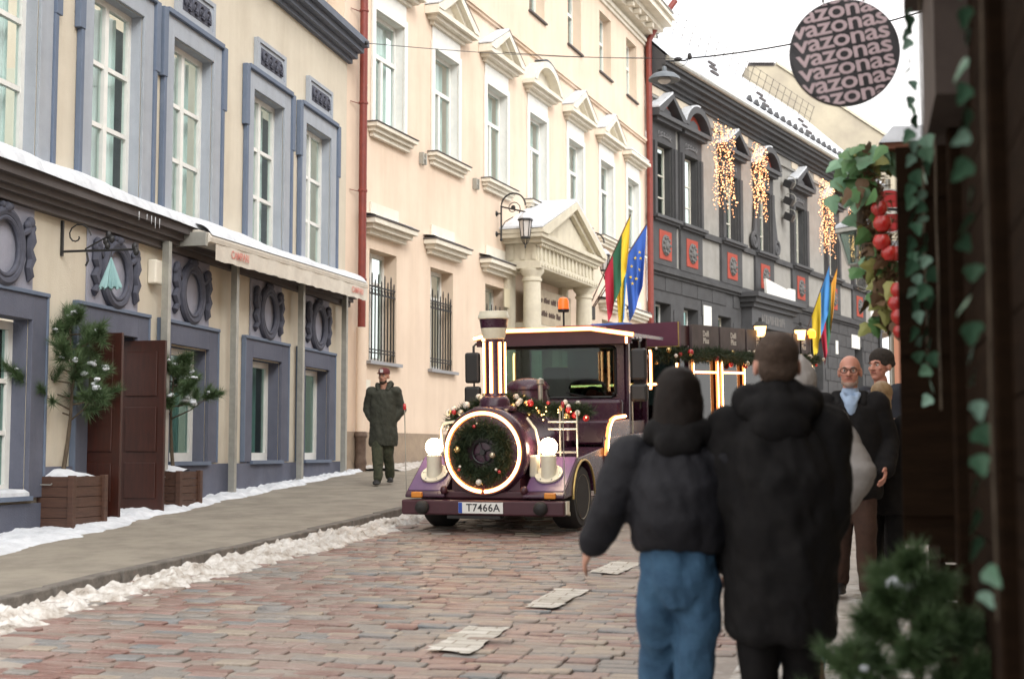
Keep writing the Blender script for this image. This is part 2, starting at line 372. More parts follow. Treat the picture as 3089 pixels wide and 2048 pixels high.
# worn white lane dashes
m_paint = mat('worn_white_paint', (.62, .60, .55), (.50, .48, .43), scale=9, rough=.75, bump=.6, bscale=50, c3=(.30, .25, .21), cut=(.50, .64), detail=9)
n_, l_ = m_paint.node_tree.nodes, m_paint.node_tree.links; p_ = n_['Principled BSDF']      # the joints of the setts show through the paint
tc_ = n_.new('ShaderNodeTexCoord'); mp_ = n_.new('ShaderNodeMapping'); mp_.inputs['Rotation'].default_value = (0, 0, R(14.5)); l_.new(tc_.outputs['Object'], mp_.inputs[0])
bk_ = n_.new('ShaderNodeTexBrick'); bk_.inputs['Scale'].default_value = 1.0; bk_.inputs['Brick Width'].default_value = .25; bk_.inputs['Row Height'].default_value = .12; bk_.inputs['Mortar Size'].default_value = .006; bk_.inputs['Color1'].default_value = (1, 1, 1, 1); bk_.inputs['Color2'].default_value = (.72, .70, .66, 1); bk_.inputs['Mortar'].default_value = (.42, .36, .30, 1); l_.new(mp_.outputs[0], bk_.inputs['Vector'])
mx_ = n_.new('ShaderNodeMixRGB'); mx_.blend_type = 'MULTIPLY'; mx_.inputs[0].default_value = 1; l_.new(p_.inputs['Base Color'].links[0].from_socket, mx_.inputs[1]); l_.new(bk_.outputs['Color'], mx_.inputs[2]); l_.new(mx_.outputs[0], p_.inputs['Base Color'])
for q in ([(-.52, 8.81), (-.24, 8.69), (-.02, 9.62), (-.31, 9.66)], [(.09, 10.49), (.32, 10.44), (.60, 11.35), (.35, 11.45)], [(.66, 12.40), (.90, 12.26), (1.20, 13.1), (.95, 13.2)]):
    n = 14; vs = []
    for i in range(n + 1):
        for j in range(7):
            s, t = i / n, j / 6; p = (np.array(q[0]) * (1 - t) + np.array(q[1]) * t) * (1 - s) + (np.array(q[3]) * (1 - t) + np.array(q[2]) * t) * s
            e = .07 * (float(vnoise(p[0] * 14, p[1] * 14, 9)) - .5) if (i in (0, n) or j in (0, 6)) else 0
            vs.append((p[0] + e, p[1] + e, gz(p[1]) + RD + .0145 + .007 * float(vnoise(p[0] * 6, p[1] * 6, 4))))
    link('lane_dash', np_mesh('lane_dash', np.array(vs), grid_faces(n + 1, 7)[:, ::-1], m_paint, smooth=True), road)

# left pavement: sanded asphalt, with kerb stones
m_pave = mat('sanded_asphalt', (.285, .256, .21), (.195, .173, .142), scale=2.2, detail=9, rough=.65, bump=.35, bscale=120, c3=(.40, .375, .33), cut=(.40, .66))
ya = np.concatenate([np.arange(-6, 8, 1.0), np.arange(8, 28, .25), np.arange(28, 96, 2.0)]); nb = 8; tt = np.linspace(0, 1, nb)
YY = np.repeat(ya[:, None], nb, 1); X0 = kl(YY) - np.where(YY > 27, 6.5, 4.6); XX = X0 + (kl(YY) - .10 - X0) * tt[None]
ZZ = SLOPE * YY + PV + .012 * (fbm(XX, YY, 40, 3) - .5)
pave = link('pavement', np_mesh('pavement', np.stack([XX, YY, ZZ], -1).reshape(-1, 3), grid_faces(len(ya), nb)[:, ::-1], m_pave, smooth=True))
tag(pave, 'sanded asphalt pavement along the painted houses', None, kind='structure')
m_kerb = mat('granite_kerb', (.19, .17, .15), (.10, .09, .08), scale=6, rough=.8, bump=.5, bscale=30)
kme = MB().box(-.07, .07, -.46, .46, -.16, PV + .012).mesh('kerb_stone', m_kerb)
y = 6.0
while y < 40:
    d = np.array([kl(y + .5) - kl(y - .5), 1.0]); d /= np.linalg.norm(d)
    o = link('kerb_stone', kme, pave, (float(kl(y)) - .05, y, gz(y) + rnd.uniform(-.012, .01)), bevel=.012); o.rotation_euler = (math.atan(SLOPE * d[1]), 0, -math.atan2(d[0], d[1]) + rnd.gauss(0, .01))
    y += .95 * d[1]

# right pavement: pale slabs
m_slabbed = mat('slab_joint_slush', (.46, .44, .42), (.34, .32, .30), scale=3, rough=.8, bump=.4, bscale=25)
m_slab = mat('pale_slab', (.42, .39, .355), (.34, .31, .28), scale=4, rough=.75, bump=.4, bscale=40, c3=(.52, .50, .48), cut=(.40, .64))
ya = np.arange(-6, 96, 1.0); nb = 6; tt = np.linspace(0, 1, nb); YY = np.repeat(ya[:, None], nb, 1); XX = kr(YY) + np.where(YY > 60, 12, 5.5) * tt[None]
pave2 = link('pavement_right', np_mesh('pavement_right', np.stack([XX, YY, SLOPE * YY - .006 + 0 * XX], -1).reshape(-1, 3), grid_faces(len(ya), nb)[:, ::-1], m_slabbed))
tag(pave2, 'pale slab pavement under the market stalls', None, kind='structure')
sme = [MB().box(-.235, .235, -.235, .235, -.05, .008).mesh('paving_slab', m_slab), MB().box(-.23, .235, -.235, .23, -.05, .008).mesh('paving_slab', m_slab)]
for i in range(26):
    for j in range(6):
        c = np.array([kr(7.4) + .35, 7.4]) + ax * i * .5 + ay * j * .5
        if c[1] > 6.5: 
            o = link('paving_slab', sme[(i + j) % 2], pave2, (c[0], c[1], gz(c[1]) + rnd.uniform(-.004, .004)), rz=-th); o.rotation_euler = (math.atan(SLOPE), 0, -th)

# ---------------------------------------------------------------- snow banks
def bank(name, label, ys, x0, x1, hfun, material, nb, base):
    """lumpy bank between x0(y) and x1(y); sinks below the ground at its edges"""
    tt = np.linspace(0, 1, nb); YY = np.repeat(ys[:, None], nb, 1)
    wob = .34 * (fbm(ys * 1.7, ys * 0, 77, 5) - .5)
    XX = x0(YY) + (x1(YY) + wob[:, None] - x0(YY)) * tt[None]
    ZZ = SLOPE * YY + base + hfun(XX, YY, tt[None] + 0 * YY)
    o = link(name, np_mesh(name, np.stack([XX, YY, ZZ], -1).reshape(-1, 3), grid_faces(len(ys), nb)[:, ::-1], material, smooth=True))
    return tag(o, label, None, kind='stuff')
def chunky(X, Y, t):
    n = fbm(X * 7, Y * 7, 31, 4); c = fbm(X * 17, Y * 17, 55, 2); e = np.clip(np.minimum(t * 9, (1 - t) * 3.2), 0, 1)
    return -.035 + e * (.036 + .17 * np.clip(n - .36, 0, 1) + .09 * np.clip(c - .45, 0, 1)) * (.75 + .5 * fbm(X * .8, Y * .8, 8, 2))
bank('kerb_snow', 'dirty lumpy snow bank ploughed along the kerb', np.arange(6.5, 26, .017), lambda y: kl(y) + .03, lambda y: kl(y) + .80, chunky, m_dsnow, 62, RD)
def soft(X, Y, t):
    n = fbm(X * 3, Y * 3, 61, 4); c = fbm(X * 12, Y * 12, 65, 3)
    return -.03 + np.clip((1 - t) * 3.0, 0, 1) * (.035 + .07 * n + .06 * (c - .4))
f1x = lambda y: -2.95 - .21 * (26 - y)
bank('wall_snow', 'clean snow lying along the foot of the cream and blue house', np.arange(11.5, 27.5, .035), lambda y: f1x(y) - .02, lambda y: f1x(y) + np.interp(y, [12, 16, 19, 24, 27], [1.15, .82, .60, .38, .26]), soft, m_snow, 26, PV)
bank('wall_snow', 'old snow lying along the foot of the peach house', np.arange(26, 34, .05), lambda y: -2.95 + .37 * (y - 26) + .1, lambda y: -2.95 + .37 * (y - 26) + 1.0 + .25 * np.sin(y * 1.3), soft, m_dsnow, 20, PV)
def thin(X, Y, t):
    n = fbm(X * .9, Y * .7, 91, 4); e = np.clip(np.minimum(t, 1 - t) * 6, 0, 1)
    return -.02 + e * (.05 * np.clip(n - .42, 0, .3) * 3 + .012 * fbm(X * 12, Y * 12, 93, 3))
bank('slab_snow', 'trodden snow over the pale slabs by the stalls', np.arange(6.4, 22, .05), lambda y: kr(y) - .15, lambda y: kr(y) + 3.4, thin, m_dsnow, 80, .012)

# ================================================================ the cream and blue house
TH1, TH2, TH3 = math.atan(.21), math.atan(.37), math.atan(.568)
P1 = (-2.95, 26.0)
def panes(mb_fn): pass
def curtain_mesh(w, h, amp=.025, n=28, cover=((0, .42), (.60, 1))):
    mb = MB()
    for a, b in cover:
        vs = [];
        for i in range(n + 1):
            x = -w / 2 + w * (a + (b - a) * i / n); y = amp * math.sin(i * 1.9) + .012 * math.sin(i * .7)
            vs += [(x, y, 0), (x, y, h)]
        mb.add(vs, [(2 * i, 2 * i + 2, 2 * i + 3, 2 * i + 1) for i in range(n)])
    return mb
def sash_window(parent, u, z0, z1, w, depth, rows, cols, frame_m, glass_m, fw=.07, bar=.04, curtain=True, colx=None, rowz=None, room=True, transom=None):
    """white timber window set back in its reveal: frame mesh with one pane object per light"""
    mb = MB(); h = z1 - z0; v1, v0 = -depth + .0, -depth - .07
    mb.fb(-w / 2, -w / 2 + fw, v0, v1, 0, h).fb(w / 2 - fw, w / 2, v0, v1, 0, h)
    mb.fb(-w / 2 + fw, w / 2 - fw, v0, v1, 0, fw * 1.3).fb(-w / 2 + fw, w / 2 - fw, v0, v1, h - fw, h)
    xs = [-w / 2 + fw] + (colx or [-w / 2 + fw + (w - 2 * fw) * i / cols for i in range(1, cols)]) + [w / 2 - fw]
    zs = [fw * 1.3] + (rowz or [fw * 1.3 + (h - fw * 2.3) * i / rows for i in range(1, rows)]) + [h - fw]
    for x in xs[1:-1]: mb.fb(x - bar, x + bar, v0 + .004, v1 + .008, fw * 1.3, h - fw)
    for z in zs[1:-1]:
        bb = bar * (1.4 if transom is not None and abs(z - transom) < .01 else .62)
        for i in range(len(xs) - 1):
            mb.fb(xs[i] + (bar if i else 0), xs[i + 1] - (bar if i < len(xs) - 2 else 0), v0 + .01, v1 - .004, z - bb, z + bb)
    win = mb.build('window', frame_m, parent, (u, 0, z0))
    for i in range(len(xs) - 1):
        for j in range(len(zs) - 1):
            MB().fb(xs[i] - .01, xs[i + 1] + .01, v0 + .025, v0 + .033, zs[j] - .01, zs[j + 1] + .01).build('pane', glass_m, win)
    if curtain: curtain_mesh(w - .1, h - .1, cover=curtain if isinstance(curtain, tuple) else ((0, .44), (.50, 1))).build('curtain', m_curt, win, (0, -v0 + .12, .05), smooth=True)
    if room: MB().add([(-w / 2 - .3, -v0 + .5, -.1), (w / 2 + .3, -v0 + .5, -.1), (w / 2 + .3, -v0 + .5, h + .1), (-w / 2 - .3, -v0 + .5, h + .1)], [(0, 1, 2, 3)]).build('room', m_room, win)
    return win
A = thing('painted_house', 'cream house with slate blue window surrounds and a snowy ledge', 'house', (*P1, 0), R(90) - TH1)
UW = [-11.60, -9.15, -7.0, -4.22, -1.94]
ops = [(u - .64, u + .64, 4.68, 7.1, .14) for u in UW + [-14.1]]
lops = []
for u in UW:
    if u == -9.15: lops.append((u - .60, u + .60, .4, 3.02, .32))
    elif u == -11.60: lops.append((u - .60, u + .60, 1.12, 3.02, .17))
    else: lops.append((u - .60, u + .60, 1.46, 3.0, .17))
mb = MB(); wall(mb, -16, -.40, .0, 4.22, lops, .25, 0, 1); wall(mb, -16, -.40, 4.22, 9.0, ops, .19, 0, 2)
mb.fb(-.40, -.38, -9, 0, 0, 9.0)
mb.build('wall', [m_cream, m_slate, m_bluegrey], A)
# upper windows: proto then copies
W0 = sash_window(A, UW[2], 4.70, 7.1, 1.28, .14, 3, 2, m_white, m_glass, fw=.075, bar=.045)
mb = MB()   # flat blue-grey surround with darker eared outer moulding
mb.fb(-.90, -.642, .004, .045, 0, 2.66, 0).fb(.642, .90, .004, .045, 0, 2.66, 0).fb(-.642, .642, .004, .045, 2.402, 2.66, 0)
mb.fb(-.97, -.90, .004, .075, 0, 1.78, 1).fb(.90, .97, .004, .075, 0, 1.78, 1)
mb.fb(-1.03, -.90, .004, .085, 1.78, 2.70, 1).fb(.90, 1.03, .004, .085, 1.78, 2.70, 1).fb(-.90, .90, .004, .095, 2.66, 2.73, 1)
s0 = mb.build('window_surround', [m_bluegrey, m_bluetrim], W0, bevel=.008)
mb = MB().fb(-.6, .6, .004, .05, 2.735, 3.22, 0).fb(-.6, .6, .05, .075, 2.735, 2.79, 0).fb(-.6, .6, .05, .075, 3.16, 3.22, 0).fb(-.6, -.53, .05, .075, 2.79, 3.16, 0).fb(.53, .6, .05, .075, 2.79, 3.16, 0)
p0 = mb.build('relief_panel', [m_bluegrey], W0)
mb = MB().fb(-.43, .43, .05, .056, 2.84, 3.10, 0)
for k in range(4):
    c = -.32 + k * .215
    mb.ring((c, -.075, 2.97), .075, .022, 14, 6, ax='y', a0=-60, a1=230); mb.tube([(c + .03, -.07, 2.90), (c + .09, -.075, 2.87), (c + .1, -.07, 2.95)], .018, 6); mb.ball((c, -.075, 2.97), (.03, .02, .035), 8, 6)
mb.build('scroll_relief', m_relief, p0, smooth=True)
MB().fb(-.66, .66, -.14, .02, -.05, .0).fb(-.62, .62, .02, .06, -.10, -.045).build('sill', m_bluegrey, W0)
for u in UW[:2] + UW[3:] + [-14.1]: copy_tree(W0, A, (u, 0, 4.70))
# mid ledge with its profile, broken snow on top
mb = MB()
for v, za, zb in ((.10, 4.22, 4.30), (.16, 4.30, 4.36), (.22, 4.36, 4.44), (.30, 4.44, 4.54)): mb.fb(-16, -.36, .0, v, za, zb)
mb.prism([(0, 4.54), (-.34, 4.54), (-.30, 4.58), (0, 4.66)], -16, -.36, 'x')
mb.build('ledge', m_cornice, A)
uu = np.arange(-16, -.4, .03); nb = 10; tt = np.linspace(0, 1, nb)
VVv = .37 * tt[None] - .02 + .05 * (fbm(uu * 1.3, uu * 0, 3, 3)[:, None] - .4) * tt[None]; U2 = np.repeat(uu[:, None], nb, 1)
hh = .17 * np.sqrt(np.clip(1 - tt[None] ** 3, 0, 1)) * (.72 + .55 * fbm(U2 * 1.1, VVv * 2, 13, 3))
hh = hh * np.clip(np.abs(((U2 + 16) % 1.55) - .04) * 30, .35, 1)
snl = link('ledge_snow', np_mesh('ledge_snow', np.stack([U2, -VVv, 4.645 - .1 * tt[None] + hh], -1).reshape(-1, 3), grid_faces(len(uu), nb)[:, ::-1], m_snow, smooth=True), A); snl['kind'] = 'stuff'
mb = MB()
for k in range(5):
    u = -9.1 + k * .13 + rnd.uniform(-.06, .06); mb.tube([(u, -.33, 4.50), (u, -.33, 4.44 - rnd.uniform(0, .10))], [.006, .001], 5)
o = mb.build('icicles', mat('ice', (.75, .80, .84), None, rough=.1), A); o['kind'] = 'stuff'
# ground floor: surrounds, windows, oval cartouches
def lower_surround(u, z0, first=None):
    mb = MB(); h = 3.29 - z0
    mb.fb(-.885, -.602, .004, .06, 0, h, 0).fb(.602, .885, .004, .06, 0, h, 0).fb(-.602, .602, .004, .06, 3.0 - z0 + .02, h, 0)
    mb.fb(-.92, .92, .004, .085, h, h + .045, 1).fb(-.92, -.885, .004, .075, 0, h, 1).fb(.885, .92, .004, .075, 0, h, 1)
    return mb.build('window_surround', [m_slate, m_bluetrim], A, (u, 0, z0), bevel=.006)
def cartouche(u):
    c = MB().fb(-.63, .63, .004, .03, 3.345, 4.215).build('cartouche_panel', m_lilac, A, (u, 0, 0))
    mb = MB()
    for rr, t, y in ((.335, .055, -.06), (.275, .03, -.075)): mb.ring((0, y, 3.735), rr * .98, t, 40, 8, ax='y', ry=rr * 1.10)
    mb.build('oval_frame', m_relief, c, smooth=True)
    mb = MB()                              # knot on top, ribbon swags down both sides
    mb.ball((0, -.08, 4.14), (.07, .06, .06), 10, 8).ball((-.07, -.08, 4.16), (.05, .04, .04), 8, 6).ball((.07, -.08, 4.16), (.05, .04, .04), 8, 6)
    mb.build('ribbon_knot', m_relief, c, smooth=True)
    for s in (-1, 1):
        mb = MB().ball((s * .49, -.07, 4.05), (.06, .05, .07), 10, 8).ball((s * .43, -.07, 4.02), (.045, .04, .05), 8, 6).ball((s * .54, -.07, 4.00), (.035, .04, .05), 8, 6)
        mb.tube([(s * .34, -.06, 3.90), (s * .42, -.075, 3.95), (s * .49, -.07, 4.02)], [.025, .04, .03], 7)
        mb.tube([(s * .50, -.06, 4.0), (s * .51, -.07, 3.85), (s * .47, -.075, 3.76), (s * .53, -.065, 3.66), (s * .47, -.075, 3.56), (s * .52, -.06, 3.48), (s * .50, -.05, 3.42)], [.05, .065, .045, .06, .045, .05, .012], 7)
        mb.build('ribbon_swag', m_relief, c, smooth=True)
    return c
for u in UW:
    cartouche(u)
    if u == -9.15: continue
    z0 = 1.12 if u == -11.60 else 1.46
    lower_surround(u, z0)
    w = sash_window(A, u, z0 + .02, 3.0, 1.2, .17, 1 if z0 > 1.2 else 3, 1 if z0 > 1.2 else 2, m_white, m_dglass, fw=.09, curtain=((0, .3), (.34, 1)) if z0 > 1.2 else ((.0, .2),))
    MB().fb(-.64, .64, -.17, .10, -.05, .0).build('sill', m_bluetrim, w)
    if z0 < 1.2: tag(MB().prism([(.165, 0), (-.09, 0), (-.085, .04), (-.03, .07), (.165, .075)], -.58, .58, 'x').build('sill_snow', m_snow, w), kind='stuff')
# plinth
for a, b, h in ((-16, -12.52, 1.445), (-10.68, -10.05, 1.445), (-8.25, -.40, 1.445), (-12.52, -10.68, 1.06)): MB().fb(a, b, .004, .055, 0, h).build('plinth', m_slate, A)
# doorway with both leaves folded out
u = -9.15
mb = MB().fb(-.885, -.602, .004, .06, .4, 3.29, 0).fb(.602, .885, .004, .06, .4, 3.29, 0).fb(-.602, .602, .004, .06, 3.02, 3.29, 0).fb(-.92, .92, .004, .085, 3.29, 3.335, 1).fb(-.92, -.885, .004, .075, .4, 3.29, 1).fb(.885, .92, .004, .075, .4, 3.29, 1)
mb.build('door_surround', [m_slate, m_bluetrim], A, (u, 0, 0), bevel=.006)
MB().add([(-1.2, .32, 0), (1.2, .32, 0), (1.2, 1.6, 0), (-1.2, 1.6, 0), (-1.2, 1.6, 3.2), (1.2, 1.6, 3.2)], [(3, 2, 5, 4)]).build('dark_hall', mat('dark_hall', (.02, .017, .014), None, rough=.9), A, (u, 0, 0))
for s in (-1, 1):
    leaf = MB().box(-.025, .025, -.62, 0, 0, 2.12).build('door', m_door, A, (u + s * .565, .16, .86), bevel=.006)
    for z0, z1 in ((.18, .62), (.75, 1.30), (1.43, 1.98)):
        for side in (-1, 1):
            MB().box(min(side * .0255, side * .042), max(side * .0255, side * .042), -.52, -.10, z0, z1).build('door_panel', m_door, leaf, bevel=.01)
# eaves cornice
mb = MB()
for v, za, zb in ((.08, 8.72, 8.80), (.18, 8.80, 8.90), (.30, 8.90, 9.0), (.40, 9.0, 9.12)): mb.fb(-16, -.30, .0, v, za, zb)
mb.build('cornice', mat('blue_grey_cornice', (.10, .12, .16), (.13, .15, .19), scale=4, rough=.7), A)
mb = MB(); mb.fb(-16, -.40, -.9, -.4, 9.12, 12.5); mb.build('attic_wall', m_cream, A)
mb = MB(); mb.fb(-3.3, -2.2, -.40, -.36, 10.0, 11.6); mb.build('attic_window', m_dktrim, A)
# white meter box on the wall
tag(MB().fb(-8.22, -7.98, .004, .12, 3.74, 4.05).build('wall_box', m_offwhite, None, bevel=.02), 'cream metal box on the wall beside the open door', 'box')
bx = bpy.data.objects['wall_box']; bx.location = (*P1, 0); bx.rotation_euler = (0, 0, R(90) - TH1)

# wrought iron sign bracket with a hanging pleated cone
B = thing('sign_bracket', 'black wrought iron sign bracket with scroll above the open door', 'bracket', (*P1, 0), R(90) - TH1)
ub = -10.35
MB().fb(ub - .015, ub + .015, .0, .03, 3.80, 4.20).build('wall_bar', m_iron, B)
MB().tube([(ub, 0.02, 3.85), (ub, -.90, 3.85)], .014, 8).ball((ub, -.92, 3.85), .028, 8, 6).build('arm', m_iron, B)
sp = [(ub, -.20 - (.17 - .0135 * k) * math.cos(k * .55), 4.02 + (.17 - .0135 * k) * math.sin(k * .55)) for k in range(12)]
MB().tube(sp, .009, 6).build('scroll', m_iron, B)
MB().tube([(ub, -.30, 3.87), (ub, -.42, 3.93), (ub, -.56, 4.0)], .009, 6).tube([(ub, -.32, 3.83), (ub, -.34, 3.74), (ub, -.31, 3.68)], .012, 6).build('strut', m_iron, B)
mb = MB()
for p in ((-.58, 4.02), (-.55, 3.95), (-.62, 3.97), (-.57, 3.90), (-.9, 3.88), (-.92, 3.82)): mb.ball((ub, p[0], p[1]), (.03, .035, .045), 8, 6)
mb.build('leaf_ornament', m_iron, B, smooth=True)
n = 36; vs = [(0, 0, .36)]
for k in range(n):
    a = 2 * math.pi * k / n; r = .10 * (1 + .28 * (k % 2)); vs.append((r * math.cos(a), r * math.sin(a) * .8, .02 * math.sin(k * 1.7)))
con = MB().add(vs, [(0, 1 + k, 1 + (k + 1) % n) for k in range(n)]).build('pleated_cone', mat('pale_teal_cloth', (.26, .42, .42), (.20, .34, .35), scale=6, rough=.7))
tag(con, 'pale teal pleated cone hanging under the iron sign bracket', 'sign')
bpt = Vector((*P1, 0)) + Matrix.Rotation(R(90) - TH1, 3, 'Z') @ Vector((ub, -.62, 3.42)); con.location = bpt
MB().tube([(0, 0, .35), (0, 0, .44)], .004, 5).build('hook', m_iron, con)

# awning with steel posts
AW = thing('awning', 'rolled cream awning with snow on its cassette over the ground floor windows', 'awning', (*P1, 0), R(90) - TH1)
def awp(u): return 4.42 + .022 * (u + 7.5)
mb = MB(); prof = [(-.12, -.06), (-.48, -.10), (-.55, -.06), (-.56, 0), (-.52, .06), (-.40, .10), (-.12, .12)]
k = len(prof); us = [-7.55, -4.2, -.75]
vs = [(u, a, awp(u) + b) for u in us for a, b in prof]
fs = [tuple(range(k)), tuple(2 * k + i for i in range(k - 1, -1, -1))] + [(j * k + i, (j + 1) * k + i, (j + 1) * k + (i + 1) % k, j * k + (i + 1) % k) for j in range(2) for i in range(k)]
m_awn = mat('awning_canvas', (.66, .62, .54), (.56, .52, .45), scale=4, rough=.85, bump=.2, bscale=30)
MB().add(vs, fs).build('cassette', m_awn, AW, smooth=True)
uu = np.arange(-7.5, -.78, .04); nb = 8; tt = np.linspace(0, 1, nb); U2 = np.repeat(uu[:, None], nb, 1)
yy = -.14 - .42 * tt[None] + 0 * U2; zz = awp(U2) + .115 - .09 * tt[None] ** 3 + .085 * np.sin(np.pi * np.clip(tt, 0, 1))[None] ** .6 * (.6 + .6 * fbm(U2 * 2, yy, 4, 3)) + .006
o = link('awning_snow', np_mesh('awning_snow', np.stack([U2, yy, zz], -1).reshape(-1, 3), grid_faces(len(uu), nb), m_snow, smooth=True), AW); o['kind'] = 'stuff'
n = 60; vs = []
for i in range(n + 1):
    u = -7.35 + 6.58 * i / n; w = .012 * math.sin(i * .9); vs += [(u, -.545 + w * .3, awp(u) - .04), (u, -.545 + w, awp(u) - .285 + .006 * math.sin(i * 1.7))]
MB().add(vs, [(2 * i, 2 * i + 2, 2 * i + 3, 2 * i + 1) for i in range(n)]).build('valance', m_awn, AW, smooth=True)
m_camp = mat('faded_red_print', (.62, .16, .13), (.66, .34, .28), scale=20, rough=.85)
for u in (-6.55, -1.35): put_text('lettering', text_mesh('CAMPARI', .15, m_camp, .001, .002), AW, (u, -.562, awp(u) - .16), (R(90), R(-1.3), 0))
MB().box(-7.62, -7.55, -.52, -.0, awp(-7.6) - .12, awp(-7.6) + .06).tube([(-7.6, -.02, 4.30), (-7.6, -.3, 4.33), (-7.58, -.5, 4.40)], .02, 6).build('end_bracket', m_steel, AW)
for i, u in enumerate((-8.0, -5.78, -3.05, -.86)):
    yw = P1[1] + u * math.cos(TH1); b = gz(yw) + PV
    MB().fb(u - .045, u + .045, .12, .21, b + .01, awp(max(u, -7.5)) - .12).build('post', m_steel, AW)
    MB().fb(u - .09, u + .09, .08, .25, b - .01, b + .012).build('base_plate', m_steel, AW)

# planters and dwarf pines
def planter(label, loc, rz, w, h):
    p = thing('planter', label, 'planter', loc, rz, 'wooden planters by the door')
    n = 5
    for k in range(n):
        z0, z1 = h * k / n + .004, h * (k + 1) / n - .002
        for sx in (-1, 1):
            MB().box(-w / 2 + .03, w / 2 - .03, min(sx * (w / 2 - .028), sx * w / 2), max(sx * (w / 2 - .028), sx * w / 2), z0, z1).build('plank', m_planter, p)
            MB().box(min(sx * (w / 2 - .028), sx * w / 2), max(sx * (w / 2 - .028), sx * w / 2), -w / 2 + .03, w / 2 - .03, z0, z1).build('plank', m_planter, p)
    for sx in (-1, 1):
        for sy in (-1, 1):
            MB().box(sx * w / 2 - .035, sx * w / 2 + .035, sy * w / 2 - .035, sy * w / 2 + .035, 0, h + .01).build('corner_post', m_planter, p, bevel=.006)
    MB().tube([(-.09, -w / 2 - .005, h * .86), (-.09, -w / 2 - .03, h * .84), (.09, -w / 2 - .03, h * .84), (.09, -w / 2 - .005, h * .86)], .007, 6).build('handle', m_steel, p)
    g = np.linspace(-w / 2 + .03, w / 2 - .03, 24); XX, YY = np.meshgrid(g, g, indexing='ij'); ZZ = h - .04 + .05 * fbm(XX * 6 + loc[1], YY * 6, 5, 3) + .09 * np.exp(-(XX ** 2 + YY ** 2) * 18)
    o = link('planter_snow', np_mesh('planter_snow', np.stack([XX, YY, ZZ], -1).reshape(-1, 3), grid_faces(24, 24), m_snow, smooth=True), p); o['kind'] = 'stuff'
    return p
def pine(label, loc, hgt, seed, rz=0, nb=12, snow=True, spread=.5, lo=.38, tuft=.16, cat='tree', sub=6, snowp=.3):
    rs = np.random.default_rng(seed); t = thing('dwarf_pine', label, cat, loc, rz, 'small potted pines')
    bend = rs.normal(0, .05, 2); tr = []
    for i in range(9):
        s = i / 8; tr.append((bend[0] * math.sin(s * 3) * 1.2, bend[1] * math.sin(s * 2.4), s * hgt))
    MB().tube(tr, [.028 * (1 - .75 * i / 8) for i in range(9)], 8).build('trunk', m_bark, t, smooth=True)
    C, Dn, mb, tips = [], [], MB(), []
    def tr_at(s):
        f = s * 8; i = min(7, int(f)); return np.array(tr[i]) * (1 - f + i) + np.array(tr[i + 1]) * (f - i)
    for b in range(nb):
        s = lo + (1 - lo) * (b / (nb - 1)) * .97; a = b * 2.4 + rs.normal(0, .3); L = spread * (1.15 - .8 * (s - lo) / (1 - lo)) * rs.uniform(.7, 1.15)
        p0 = tr_at(s); d = np.array([math.cos(a), math.sin(a), .15 + .35 * rs.random()]); pts = [p0, p0 + d * L * .5 + [0, 0, -.02], p0 + d * L + [0, 0, .05 * L]]
        mb.tube([tuple(q) for q in pts], [.011, .008, .004], 5); tips.append((pts[2], d))
        for k in range(sub):
            q = p0 + d * L * rs.uniform(.35, .97); d2 = unit(d + rs.normal(0, .7, 3) + [0, 0, .3]); e = q + d2 * L * rs.uniform(.2, .42); mb.tube([tuple(q), tuple(e)], [.005, .003], 4); tips.append((e, d2))
    tips.append((np.array(tr[-1]), np.array([0, 0, 1.])))
    mb.build('branches', m_bark, t)
    for e, d in tips:
        n = 175; back = rs.random(n)[:, None] * tuft * .9; base = e[None] - unit(d)[None] * back
        C.append(base); Dn.append(unit(unit(d)[None] * .9 + rs.normal(0, .55, (n, 3)) + np.array([0, 0, .15])))
    C, Dn = np.concatenate(C), np.concatenate(Dn); v, f = needles(C, Dn, tuft * rs.uniform(.5, .9, len(C)), .0062, rs)
    link('crown', np_mesh('crown', v, f, m_pine), t)
    if snow:
        mb = MB()
        for e, d in tips:
            if rs.random() < snowp:
                k_ = rs.uniform(.45, 1.5)
                c = e + np.array([0, 0, .035]) - unit(d) * .03
                for q in range(3): mb.ball(tuple(c + rs.normal(0, .014, 3)), (.032 * k_ * rs.uniform(.6, 1.2), .032 * k_ * rs.uniform(.6, 1.2), .018 * k_), 7, 5)
        o = mb.build('crown_snow', m_snow, t, smooth=True); o['kind'] = 'stuff'
    return t
pl1 = (-4.98, 15.80, gz(15.8) + PV); pl2 = (-4.40, 18.35, gz(18.3) + PV)
planter('dark wooden planter with snow standing on the near side of the open door', pl1, -R(14), .66, .56)
planter('dark wooden planter with snow standing between the open door and the awning posts', pl2, -R(14), .56, .46)
pine('snow dusted pine with drooping branches in front of the open red door', (pl1[0], pl1[1], pl1[2] + .5), 1.85, 6, nb=20, spread=.60, tuft=.20, lo=.36, snowp=.4)
pine('smaller snow dusted pine beside the awning post', (pl2[0] + .05, pl2[1], pl2[2] + .42), 1.42, 9, nb=14, spread=.55, lo=.50, tuft=.18, snowp=.4)

